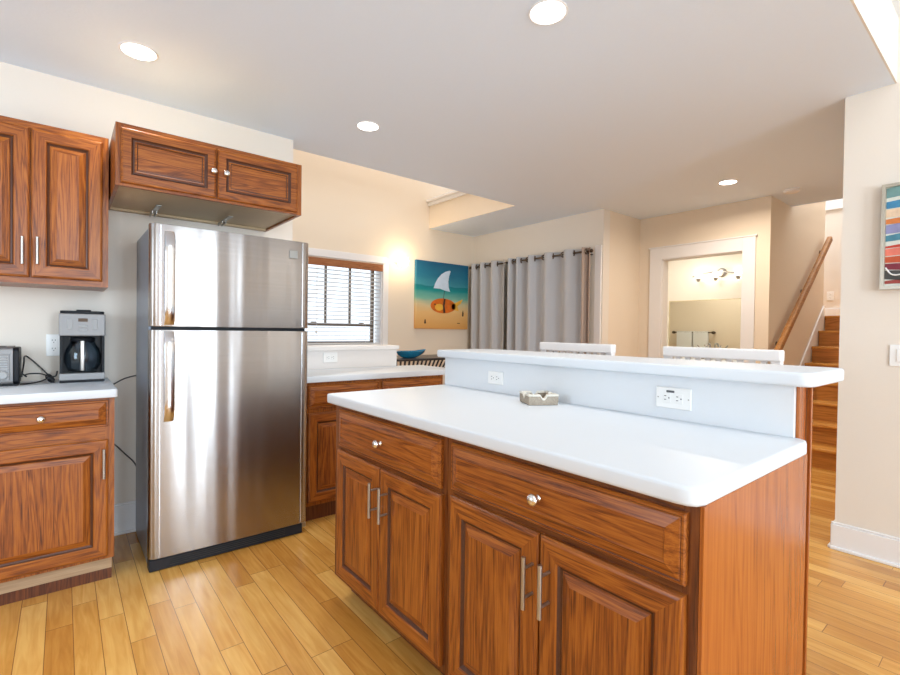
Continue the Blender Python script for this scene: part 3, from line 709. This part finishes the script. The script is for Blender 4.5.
# cords ----------------------------------------------------------------
def cord(name, pts, r, m, label, n=6):
    bm = BM(); tube(bm, smooth_path(pts, n), r, 8); return tag(obj(name, bm, m, None, True), label, 'cord')
zc = CT+.0045
cord('power_cord', [(-.158, 3.10, zc+.03), (-.150, 3.12, zc+.10), (-.152, 3.20, zc+.125), (-.138, 3.24, zc+.118), (-.092, 3.24, zc+.065), (-.058, 3.225, zc+.022), (-.040, 3.19, zc+.004), (-.052, 3.16, zc), (-.07, 3.19, zc+.02), (-.058, 3.22, zc+.03), (-.04, 3.23, zc+.01)], .0035, rubber, 'black power cord looped high beside the toaster')
cord('power_cord', [(-.16, 3.06, zc), (-.12, 3.09, zc), (-.085, 3.11, zc+.006), (-.058, 3.13, zc+.020), (-.045, 3.16, zc+.018), (-.036, 3.13, zc+.006), (-.05, 3.11, zc), (-.036, 3.09, zc)], .0034, rubber, 'black power cord lying low on the worktop from the toaster')
cord('power_cord', [(-.158, 3.14, zc+.045), (-.142, 3.145, zc+.028), (-.148, 3.15, zc+.036), (-.125, 3.15, zc+.042), (-.09, 3.15, zc+.040), (-.066, 3.15, zc+.030)], .0034, rubber, 'black power cord bent in the middle of the tangle')
bm = BM()
tube(bm, smooth_path([(-.062, 3.12, zc+.04), (-.05, 3.13, zc+.012), (-.056, 3.12, zc+.002)], 4), .0045, 8); tube(bm, [(-.064, 3.12, zc+.028), (-.036, 3.12, zc+.004)], .006, 8); tube(bm, smooth_path([(-.06, 3.13, zc+.004), (-.046, 3.12, zc+.024), (-.03, 3.12, zc+.028), (-.024, 3.14, zc+.05)], 4), .0035, 8)
tag(obj('cord_bundle', bm, rubber, None, True), 'black bunched cord tie left of the coffee maker', 'cord')
cord('appliance_cord', [(.195, 3.268, .845), (.225, 3.272, .862), (.27, 3.273, .888), (.33, 3.273, .905)], .0035, cordg, 'grey cord crossing the wall gap at worktop height')
cord('appliance_cord', [(.192, 3.273, .545), (.23, 3.273, .512), (.275, 3.273, .455), (.315, 3.273, .405), (.34, 3.273, .35)], .0035, cordg, 'grey cord drooping on the wall gap below the worktop')

# stone dish -------------------------------------------------------------
t = thing('stone_dish', 'square carved stone ashtray with notched rim on island worktop', 'ashtray', (1.488, 1.256, CT))
t.rotation_euler.z = math.radians(-30)
def dish(bm, s0, s1, z0, z1, mi=0):
    pass
cx, cy, hs, z0, z1 = 1.488, 1.256, .060, CT+.0005, CT+.042
bm = BM()
bx(bm, cx-hs, cy-hs, z0, cx+hs, cy+hs, z0+.010, .002, 1)
def sidewall(bm, ax, s):
    """wall with a V notch in the middle"""
    o_, i_ = (hs, hs-.012); pts = [(-hs, z0+.010), (hs, z0+.010), (hs, z1-.006), (.014, z1-.006), (.009, z1-.013), (.003, z1-.020), (-.003, z1-.020), (-.009, z1-.013), (-.014, z1-.006), (-hs, z1-.006)]
    a, b = sorted((s*o_, s*i_))
    if ax == 'x': prism(bm, [(cy+p, q) for p, q in (pts if 1 else 0)], cx+a, cx+b, axis='x')
    else:
        pts = [(max(-i_, min(i_, p)), q) for p, q in pts]
        prism(bm, [(cx+p, q) for p, q in pts], cy+a, cy+b, axis='y')
for ax in 'xy':
    for s in (-1, 1): sidewall(bm, ax, s)
obj('bowl', bm, stone, t)
bm = BM()
for ax in 'xy':
    for s in (-1, 1):
        for sg in (-1, 1):
            a, b = sorted((s*(hs+.002), s*(hs-.014)))
            path = [(sg*(hs-(.0 if ax == 'x' else .014)), z1-.003), (sg*.015, z1-.003), (sg*.010, z1-.011), (sg*.004, z1-.018), (0, z1-.0185)]
            out = [(p, q+.0035) for p, q in path]+[(p-sg*.0, q-.0035) for p, q in path[::-1]]
            if ax == 'x': prism(bm, [(cy+p, q) for p, q in out], cx+a, cx+b, axis='x')
            else: prism(bm, [(cx+p, q) for p, q in out], cy+a, cy+b, axis='y')
obj('rim', bm, stone_rim, t)

# ------------------------------------------------------------------ bar stools
def stool(yc, label):
    t = thing('bar_stool', label, 'stool', (1.95, yc, 0), 'white bar stools')
    w2 = .231
    bm = BM(); bx(bm, 1.765, yc-.20, .715, 2.115, yc+.20, .745, .008); obj('seat', bm, trimm, t, True)
    for s in (-1, 1):
        bm = BM(); bx(bm, 2.125, yc+s*(w2-.02)-.018, 0, 2.158, yc+s*(w2-.02)+.018, 1.105, .004); obj('leg', bm, trimm, t)
        bm = BM(); bx(bm, 1.775, yc+s*.185-.016, 0, 1.805, yc+s*.185+.016, .714, .003); obj('leg', bm, trimm, t)
        obj('side_rail', one(1.8055, yc+s*.185-.012, .30, 2.1245, yc+s*.185+.012, .33), trimm, t)
    obj('front_rail', one(1.78, yc-.1685, .22, 1.80, yc+.1685, .25), trimm, t)
    obj('top_rail', one(2.118, yc-w2, 1.083, 2.163, yc+w2, 1.128, .006), trimm, t)
    obj('lower_rail', one(2.13, yc-.19, .80, 2.153, yc+.19, .84), trimm, t)
    for k in range(9):
        y = yc+(k-4)*.042
        obj('back_slat', one(2.136, y-.011, .8405, 2.148, y+.011, 1.0825), trimm, t)
    return t
def copy_tree(o, dy, label):
    r = o.copy(); COL.objects.link(r); r.location = o.location+Vector((0, dy, 0)); r['label'] = label
    for ch in list(o.children):
        c = ch.copy(); COL.objects.link(c); c.parent = r
        for g_ in ch.children:
            e = g_.copy(); COL.objects.link(e); e.parent = c
    return r
s1 = stool(1.557, 'white slat-back bar stool behind the bar, in front of the grey curtains')
copy_tree(s1, .835-1.557, 'white slat-back bar stool behind the bar, in front of the bathroom doorway')

# ------------------------------------------------------------------ dining table with bowl
t = thing('dining_table', 'black high table with slanted slats below its top, behind the worktop', 'table', (3.1, 4.1, 0))
TZ = .905
TX0, TX1, TY0, TY1 = 2.42, 3.75, 3.85, 4.45
obj('table_top', one(TX0, TY0, TZ-.022, TX1, TY1, TZ, .004), blackmetal, t)
for x in (TX0+.04, TX1-.04):
    for y in (TY0+.04, TY1-.04): obj('leg', one(x-.02, y-.02, 0, x+.02, y+.02, TZ-.0225), blackmetal, t)
obj('apron_rail', one(TX0+.065, TY0+.03, TZ-.112, TX1-.065, TY0+.042, TZ-.100), blackmetal, t)
for k in range(16):
    x = TX0+.075+k*.052; sl = .0025*k
    bm = BM(); prism(bm, [(x-.007+0, TZ-.0225), (x+.012, TZ-.0225), (x+.012-sl*1.6, TZ-.0995), (x-.007-sl*1.6, TZ-.0995)], TY0+.032, TY0+.04, axis='y'); obj('slat', bm, blackmetal, t)
bm = BM()
cx, cy = 2.74, 4.02; n = 40
def leaf(s, z): 
    out = []
    for i in range(n):
        a = 2*math.pi*i/n; r = 1+.38*max(0, math.cos(a))**7
        out.append(bm.verts.new((cx+.150*s*r*math.cos(a), cy+.10*s*math.sin(a), z+.018*s*max(0, math.cos(a))**6)))
    return out
rings = [leaf(.45, TZ+.001), leaf(.55, TZ+.004), leaf(.85, TZ+.030), leaf(1.0, TZ+.068), leaf(.97, TZ+.069), leaf(.80, TZ+.034), leaf(.5, TZ+.010)]
for a, b in zip(rings, rings[1:]):
    for k in range(n): bm.faces.new((a[k], a[(k+1) % n], b[(k+1) % n], b[k]))
bm.faces.new(rings[0][::-1]); bm.faces.new(rings[-1]); bmesh.ops.recalc_face_normals(bm, faces=bm.faces)
tag(obj('bowl', bm, teal, None, True), 'glossy teal blue bowl with pointed lip on the black table', 'bowl')

# ------------------------------------------------------------------ curtains
def rod():
    t = thing('curtain_rod', 'bronze rod carrying the grey curtains', 'curtain rod', (4.33, 3.9, 2.055))
    bm = BM(); tube(bm, [(4.335, 4.90, 2.055), (4.335, 2.975, 2.055)], .011, 12); obj('pole', bm, bronze, t, True)
    for y, s in ((2.975, -1), (4.90, 1)):
        bm = BM(); lathe(bm, [(.0, -.02), (.013, -.02), (.019, -.012), (.019, .004), (.012, .012), (0, .012)], (4.335, y, 2.055), 'y', 14); obj('finial', bm, bronze, t, True)
    for y in (3.02, 4.86):
        bm = BM(); tube(bm, [(4.335, y, 2.045), (4.38, y, 2.03), (XE, y, 2.03)], .006, 8); obj('bracket', bm, bronze, t, True)
rod()
XC = 4.335
def curtain(y0, y1, rings, label, m, amp=.052, tail=.5):
    """cloth zig-zagging through its grommets: rings = y positions where it crosses the rod"""
    rings = sorted(rings, reverse=True)
    ks = [y1]+rings+[y0]
    t = thing('curtain', label, 'curtain', (XC, (y0+y1)/2, .02), 'grommet curtains over the patio door')
    ys = []; NP = 240
    def phase(y):
        # a ring facing the kitchen sits at every odd phase, the fold comes back through the rod in between
        r = rings
        if len(r) == 1: return 1+2*(r[0]-y)/.09
        if y >= r[0]: return 1+2*(r[0]-y)/(r[0]-r[1])
        if y <= r[-1]: return 2*len(r)-1+2*(r[-1]-y)/(r[-2]-r[-1])
        for i in range(len(r)-1):
            if r[i] >= y >= r[i+1]: return 2*i+1+2*(r[i]-y)/(r[i]-r[i+1])
    bm = BM(); rows = []
    zs = [2.098, 2.05, 1.9, 1.5, 1.0, .5, .03]
    for z in zs:
        row = []
        dropf = (2.1-z)/2.1
        for i in range(NP+1):
            y = y1+(y0-y1)*i/NP
            a = amp*(1-.25*dropf)
            x = XC-a*math.sin(math.pi*phase(y))+.010*dropf*math.sin(y*31+1.3)
            row.append(bm.verts.new((x, y, z)))
        rows.append(row)
    for a, b in zip(rows, rows[1:]):
        for i in range(NP): bm.faces.new((a[i], a[i+1], b[i+1], b[i]))
    bmesh.ops.recalc_face_normals(bm, faces=bm.faces)
    r = bmesh.ops.solidify(bm, geom=bm.faces[:], thickness=.002)
    obj('cloth', bm, m, t, True)
    for y in rings+[(a+b)/2 for a, b in zip(rings, rings[1:])]:
        # ring lies in the cloth plane: cloth direction at crossing
        dphi = (phase(y-.004)-phase(y+.004))/.008; slope = amp*math.pi*dphi*(1 if int(round(phase(y))) % 2 == 0 else -1)
        nrm = Vector((1, slope, 0)).normalized()    # cloth runs along (−slope,1): normal
        c = Vector((XC, y, 2.055)); bm = BM()
        q = Vector((0, 0, 1)); s = nrm.cross(q)
        N_ = 18; R_, r_ = .026, .0085; rr = []
        for i in range(N_):
            A = 2*math.pi*i/N_; dirv = s*math.cos(A)+q*math.sin(A)
            rr.append([bm.verts.new(c+dirv*(R_+r_*math.cos(2*math.pi*j/6))+nrm*(r_*math.sin(2*math.pi*j/6))) for j in range(6)])
        for i in range(N_):
            a, b = rr[i], rr[(i+1) % N_]
            for j in range(6): bm.faces.new((a[j], a[(j+1) % 6], b[(j+1) % 6], b[j]))
        bmesh.ops.recalc_face_normals(bm, faces=bm.faces)
        obj('grommet', bm, bronze, t, True)
curtain(4.20, 4.915, [4.77, 4.60, 4.37], 'left grey grommet curtain beside the goldfish canvas', curtainm)
curtain(3.075, 4.195, [4.10, 3.96, 3.745, 3.475, 3.19], 'wide middle grey grommet curtain with long folds', curtainm)
curtain(2.985, 3.07, [3.035], 'narrow taupe curtain gathered at the right end of rod', curtainb, .04)

# ------------------------------------------------------------------ goldfish canvas
AX0, AX1, AZ0, AZ1, AY = 3.431, 4.305, 1.210, 2.078, YD-.038
t = thing('goldfish_canvas', 'square canvas print of a goldfish wearing a shark fin', 'picture', (3.87, YD, 1.64))
m_, N, L, b = newmat('printed_sea_canvas')
tc = N.new('ShaderNodeTexCoord'); sp = N.new('ShaderNodeSeparateXYZ'); L.new(tc.outputs['Object'], sp.inputs[0])
nn = N.new('ShaderNodeTexNoise'); nn.inputs['Scale'].default_value = 1; mpp = N.new('ShaderNodeMapping'); mpp.inputs['Scale'].default_value = (3, 1, 14); L.new(tc.outputs['Object'], mpp.inputs[0]); L.new(mpp.outputs[0], nn.inputs['Vector'])
v = math_(N, L, 'ADD', math_(N, L, 'DIVIDE', math_(N, L, 'ADD', sp.outputs['Z'], .43), .868), math_(N, L, 'MULTIPLY', math_(N, L, 'SUBTRACT', nn.outputs['Fac'], .5), .10))
r = ramp(N, [(.0, lin(222, 160, 84)), (.25, lin(232, 186, 120)), (.36, lin(216, 196, 150)), (.46, lin(120, 180, 160)), (.58, lin(8, 140, 140)), (.635, lin(0, 118, 128)), (.65, lin(60, 142, 156)), (.80, lin(26, 112, 140)), (1., lin(10, 88, 124))])
L.new(v, r.inputs[0]); L.new(r.outputs[0], b.inputs['Base Color']); setp(b, rough=.5)
obj('canvas', one(AX0, AY, AZ0, AX1, YD-.0005, AZ1, .003, 1), m_, t)
def flat(pts, name, m, par, d0, d1):
    bm = BM(); prism(bm, pts, AY-d1, AY-d0, axis='y'); return obj(name, bm, m, par)
orange = plain('goldfish_orange', lin(214, 106, 14), .5, var=.5, bscale=14); yellow = plain('goldfish_yellow', lin(240, 178, 60), .5, var=.2, bscale=20)
finw = plain('printed_fin_white', lin(206, 222, 238), .5, var=.15, bscale=18); strapm = plain('printed_strap', lin(60, 40, 30), .5, var=.2)
fcx, fcz = 3.865, 1.513
body = [(fcx+.20*math.cos(a)*(1 if math.cos(a) < 0 else 1.1), fcz+.098*math.sin(a)) for a in [2*math.pi*i/36 for i in range(36)]]
fo = flat(body, 'goldfish', orange, t, 0, .0012)
flat([(fcx+.15, fcz+.02), (fcx+.23, fcz+.055), (fcx+.345, fcz+.105), (fcx+.31, fcz+.045), (fcx+.25, fcz+.005), (fcx+.275, fcz-.06), (fcx+.20, fcz-.05), (fcx+.15, fcz-.03)], 'fish_tail', yellow, fo, 0, .0012)
flat([(fcx-.06+.07*math.cos(a), fcz-.02+.045*math.sin(a)) for a in [2*math.pi*i/20 for i in range(20)]], 'fish_belly', yellow, fo, .0012, .0018)
flat([(fcx-.13+.012*math.cos(a), fcz+.015+.012*math.sin(a)) for a in [2*math.pi*i/12 for i in range(12)]], 'fish_eye', strapm, fo, .0018, .0024)
flat([(fcx+.01, fcz-.092), (fcx+.045, fcz-.090), (fcx+.03, fcz), (fcx+.045, fcz+.092), (fcx+.015, fcz+.094), (fcx+.0, fcz)], 'strap', strapm, fo, .0024, .003)
flat([(fcx+.005, fcz+.09), (fcx+.012, fcz+.09), (fcx+.03, fcz+.20), (fcx+.022, fcz+.20)], 'strap_string', strapm, fo, .0012, .002)
fin = [(fcx-.155, 1.735), (fcx-.13, 1.80), (fcx-.09, 1.865), (fcx-.03, 1.925), (fcx+.04, 1.965), (fcx+.11, 1.985), (fcx+.125, 1.975), (fcx+.10, 1.91), (fcx+.088, 1.84), (fcx+.095, 1.76), (fcx+.12, 1.705), (fcx+.05, 1.712), (fcx-.05, 1.735)]
flat(fin, 'shark_fin', finw, fo, 0, .0015)
flat([(fcx-.30, 1.285), (fcx-.285, 1.27), (fcx-.27, 1.285), (fcx-.278, 1.33), (fcx-.292, 1.33)], 'shell', strapm, t, 0, .001)
flat([(fcx+.25, 1.225+.06), (fcx+.30, 1.225+.06), (fcx+.30, 1.225+.068), (fcx+.25, 1.225+.068)], 'signature', strapm, t, 0, .001)
flat([(fcx+.335, 1.385), (fcx+.36, 1.385), (fcx+.362, 1.43), (fcx+.348, 1.47), (fcx+.338, 1.43)], 'plant', strapm, t, 0, .001)

# ------------------------------------------------------------------ boat painting on the right wall
PY0, PY1, PZ0, PZ1 = -.08, .512, 1.431, 1.976
t = thing('boat_painting', 'framed colourful painting of beached boats on the right wall', 'picture', (XR, .2, 1.7))
bm = BM(); fr = .016
bx(bm, XR-.035, PY0, PZ0, XR-.0005, PY0+fr, PZ1); bx(bm, XR-.035, PY1-fr, PZ0, XR-.0005, PY1, PZ1); bx(bm, XR-.035, PY0+fr, PZ0, XR-.0005, PY1-fr, PZ0+fr); bx(bm, XR-.035, PY0+fr, PZ1-fr, XR-.0005, PY1-fr, PZ1)
obj('picture_frame', bm, frame_silver, t)
obj('canvas', one(XR-.018, PY0+fr, PZ0+fr, XR-.0005, PY1-fr, PZ1-fr), plain('painting_ground', lin(214, 216, 206), .6, var=.15, bscale=20), t)
pal = {}
def paint(c):
    if c not in pal: pal[c] = plain('paint_%s' % c[0], lin(*c[1]), .5, var=.3, bscale=30)
    return pal[c]
strokes = [(('teal', (110, 150, 150)), 1.955, 1.90, .03, .5), (('sky', (60, 130, 170)), 1.885, 1.845, .0, .5), (('cream', (228, 200, 170)), 1.845, 1.80, -.02, .5), (('orange', (206, 120, 60)), 1.795, 1.765, -.015, .45),
           (('lilac', (140, 140, 180)), 1.765, 1.715, .0, .5), (('pond', (70, 130, 150)), 1.71, 1.675, .02, .5), (('red', (190, 60, 40)), 1.655, 1.64, .01, .5), (('coral', (224, 120, 100)), 1.64, 1.60, .0, .5), (('rust', (190, 80, 40)), 1.60, 1.565, -.03, .5), (('plum', (120, 30, 50)), 1.565, 1.53, -.05, .45), (('hull', (60, 62, 60)), 1.53, 1.48, -.06, .4), (('brick', (150, 60, 50)), 1.475, 1.455, .0, .35)]
for c, za, zb, tilt, ln in strokes:
    bm = BM(); y1_ = PY1-fr-.001; pts = []
    for i in range(11):
        u = i/10; pts.append((y1_-u*ln, za+tilt*u+.006*math.sin(u*9)))
    for i in range(10, -1, -1):
        u = i/10; pts.append((y1_-u*ln, zb+tilt*u+.006*math.sin(u*7+1)))
    prism(bm, pts, XR-.0195, XR-.0182, axis='x'); obj('painted_shape', bm, paint(c), t)
bm = BM(); tube(bm, smooth_path([(XR-.02, .493, 1.545), (XR-.02, .47, 1.51), (XR-.02, .44, 1.505), (XR-.02, .41, 1.52), (XR-.02, .36, 1.54)], 4), .004, 6); obj('painted_line', bm, plate, t)

# ------------------------------------------------------------------ lamps
def spot(o_parent, loc, power, color, size=.09):
    l = bpy.data.lights.new('downlight', 'AREA'); l.shape = 'DISK'; l.size = size; l.energy = power; l.color = color; l.spread = math.radians(120 if power < 5 else 165)
    o = bpy.data.objects.new('downlight', l); COL.objects.link(o); o.parent = o_parent; o.location = Vector(loc)-o_parent.location
def recessed(x, y, label, power=3.2, color=(1, .93, .84), r=.075):
    t = thing('recessed_light', label, 'ceiling light', (x, y, ZC), 'recessed ceiling lights')
    bm = BM(); lathe(bm, [(r+.006, -.0005), (r+.006, -.003), (r, -.006), (r-.004, -.004), (r-.004, -.0005)], (x, y, ZC), 'z', 32); obj('trim_ring', bm, trimm, t, True)
    bm = BM(); lathe(bm, [(r-.0045, -.001), (r-.0045, -.0035), (0, -.005)], (x, y, ZC), 'z', 28); obj('lens', bm, lamp_white, t, True)
    spot(t, (x, y, ZC-.012), power, color)
recessed(.277, 2.722, 'lit round ceiling light nearest the wall cabinets')
recessed(1.541, 1.283, 'lit round ceiling light cut by the top edge of the view, above the island')
recessed(1.521, 2.734, 'lit round ceiling light just in front of the dining room opening', 3.2, r=.07)
recessed(4.437, 1.684, 'lit round ceiling light in the hall before the bathroom', 15, (1, .87, .73), r=.07)
t = thing('smoke_detector', 'flat round white smoke detector on the hall ceiling', 'smoke detector', (5.09, 1.40, ZC))
bm = BM(); lathe(bm, [(.062, -.0005), (.062, -.018), (.050, -.028), (0, -.030)], (5.09, 1.40, ZC), 'z', 28); obj('housing', bm, trimm, t, True)
bm = BM(); lathe(bm, [(.052, -.0185), (.0525, -.0245), (.049, -.0245), (.0488, -.0185)], (5.09, 1.40, ZC), 'z', 28); obj('vent_ring', bm, plain('grey_vent', (.3, .28, .25), .6), t)

t = thing('wall_sconce', 'lit cream wall sconce between the dining window and goldfish canvas', 'wall lamp', (3.22, YD, 2.01))
bm = BM(); lathe(bm, [(.045, 0), (.045, -.012), (.02, -.02), (0, -.02)], (3.21, YD-.0005, 2.01), 'y', 20); bpn = obj('back_plate', bm, trimm, t, True)
bm = BM(); tube(bm, [(3.21, YD-.02, 2.01), (3.21, YD-.07, 2.0)], .008, 8); tube(bm, [(3.10, YD-.06, 2.0), (3.21, YD-.07, 2.0)], .006, 8); obj('arm', bm, nickel, t, True)
bm = BM(); lathe(bm, [(.0, -.05), (.03, -.048), (.052, -.02), (.058, .02), (.05, .055), (.0, .06)], (3.21, YD-.095, 2.01), 'z', 24); obj('lamp_shade', bm, lamp_warm, t, True)
l = bpy.data.lights.new('sconce_bulb', 'POINT'); l.energy = 4; l.color = (1, .76, .48); l.shadow_soft_size = .06
o = bpy.data.objects.new('sconce_bulb', l); COL.objects.link(o); o.parent = t; o.location = Vector((3.21, YD-.20, 2.03))-t.location

# ------------------------------------------------------------------ bathroom
BX = 6.88
t = thing('vanity_mirror', 'wide plain bathroom mirror seen through the doorway', 'mirror', (BX, 2.9, 1.2))
obj('mirror_glass', one(BX-.006, 2.05, .93, BX-.0005, 3.36, 1.655), mirror, t)
bm = BM(); e = .008
bx(bm, BX-.012, 2.05-e, .93-e, BX-.0005, 2.05, 1.655+e); bx(bm, BX-.012, 3.36, .93-e, BX-.0005, 3.36+e, 1.655+e); bx(bm, BX-.012, 2.05, 1.655, BX-.0005, 3.36, 1.655+e); bx(bm, BX-.012, 2.05, .93-e, BX-.0005, 3.36, .93)
obj('edge_trim', bm, plain('pale_gold_trim', (.70, .60, .36), .4, var=.05), t)
t = thing('vanity_light', 'three-bulb bathroom light glowing above the mirror', 'wall lamp', (BX, 2.72, 2.0))
bm = BM(); lathe(bm, [(.06, -.0005), (.06, -.02), (.035, -.035), (0, -.035)], (BX, 2.66, 2.02), 'x', 22); obj('canopy', bm, nickel, t, True)
bm = BM(); tube(bm, smooth_path([(BX-.06, 3.02, 1.985), (BX-.075, 2.85, 2.02), (BX-.05, 2.66, 2.03), (BX-.075, 2.5, 2.0), (BX-.06, 2.40, 1.99)], 5), .009, 8); obj('bar', bm, nickel, t, True)
for y in (2.93, 2.705, 2.43):
    bm = BM(); lathe(bm, [(.0, -.075), (.016, -.075), (.026, -.05), (.030, -.03), (0, -.029)], (BX-.09, y, 1.985), 'z', 16); sh = obj('socket_cup', bm, nickel, t, True)
    bm = BM(); lathe(bm, [(0, -.0285), (.020, -.027), (.036, -.005), (.038, .012), (.028, .034), (0, .045)], (BX-.09, y, 1.985), 'z', 16); obj('bulb', bm, bulb_bath, sh, True)
    l = bpy.data.lights.new('vanity_bulb_light', 'POINT'); l.energy = 0.2; l.color = (1, .90, .76); l.shadow_soft_size = .05
    o = bpy.data.objects.new('vanity_bulb_light', l); COL.objects.link(o); o.parent = t; o.location = Vector((BX-.22, y, 2.02))-t.location
t = thing('bathroom_vanity', 'white bathroom vanity under the wide mirror', 'vanity', (6.6, 2.8, 0))
obj('cabinet_body', one(6.36, 2.05, 0, BX-.0005, 3.60, .82), trimm, t); obj('vanity_top', one(6.33, 2.03, .8205, BX-.0005, 3.62, .85, .004), solid, t)
t = thing('faucet', 'chrome two-handle faucet on the bathroom vanity', 'faucet', (6.78, 2.78, .85))
bm = BM(); tube(bm, smooth_path([(6.80, 2.76, .851), (6.80, 2.76, .99), (6.78, 2.76, 1.05), (6.72, 2.76, 1.06), (6.68, 2.76, 1.02)], 5), .012, 10); obj('spout', bm, nickel, t, True)
for y in (2.66, 2.86):
    bm = BM(); lathe(bm, [(.022, .001), (.02, .03), (.012, .04), (.012, .10), (.02, .115), (0, .12)], (6.80, y, .85), 'z', 14); tube(bm, [(6.80, y, .965), (6.76, y+(.05 if y > 2.7 else -.05), 1.035)], .009, 8); obj('tap_handle', bm, nickel, t, True)
t = thing('towel_bar', 'bronze towel bar on the bathroom wall reflected in the mirror', 'towel bar', (5.35, 3.6, 1.2))
bm = BM(); tube(bm, [(5.36, 3.36, 1.215), (5.36, 4.02, 1.215)], .010, 10); obj('rod', bm, towelrod, t, True)
for y in (3.36, 4.02):
    bm = BM(); lathe(bm, [(0, -.03), (.018, -.025), (.026, 0), (.018, .025), (0, .03)], (5.36, y, 1.215), 'y', 14); tube(bm, [(5.29, y, 1.215), (5.36, y, 1.215)], .012, 8); obj('end_knob', bm, towelrod, t, True)
for y0, y1, lab in ((3.44, 3.68, 'white folded towel nearer the doorway on the towel bar'), (3.70, 3.96, 'white folded towel further from the doorway on the towel bar')):
    bm = BM(); bx(bm, 5.372, y0, .75, 5.382, y1, 1.222, .004); bx(bm, 5.338, y0, .80, 5.348, y1, 1.222, .004); bx(bm, 5.338, y0, 1.2255, 5.382, y1, 1.236, .004)
    tag(obj('hand_towel', bm, towel), lab, 'towel')
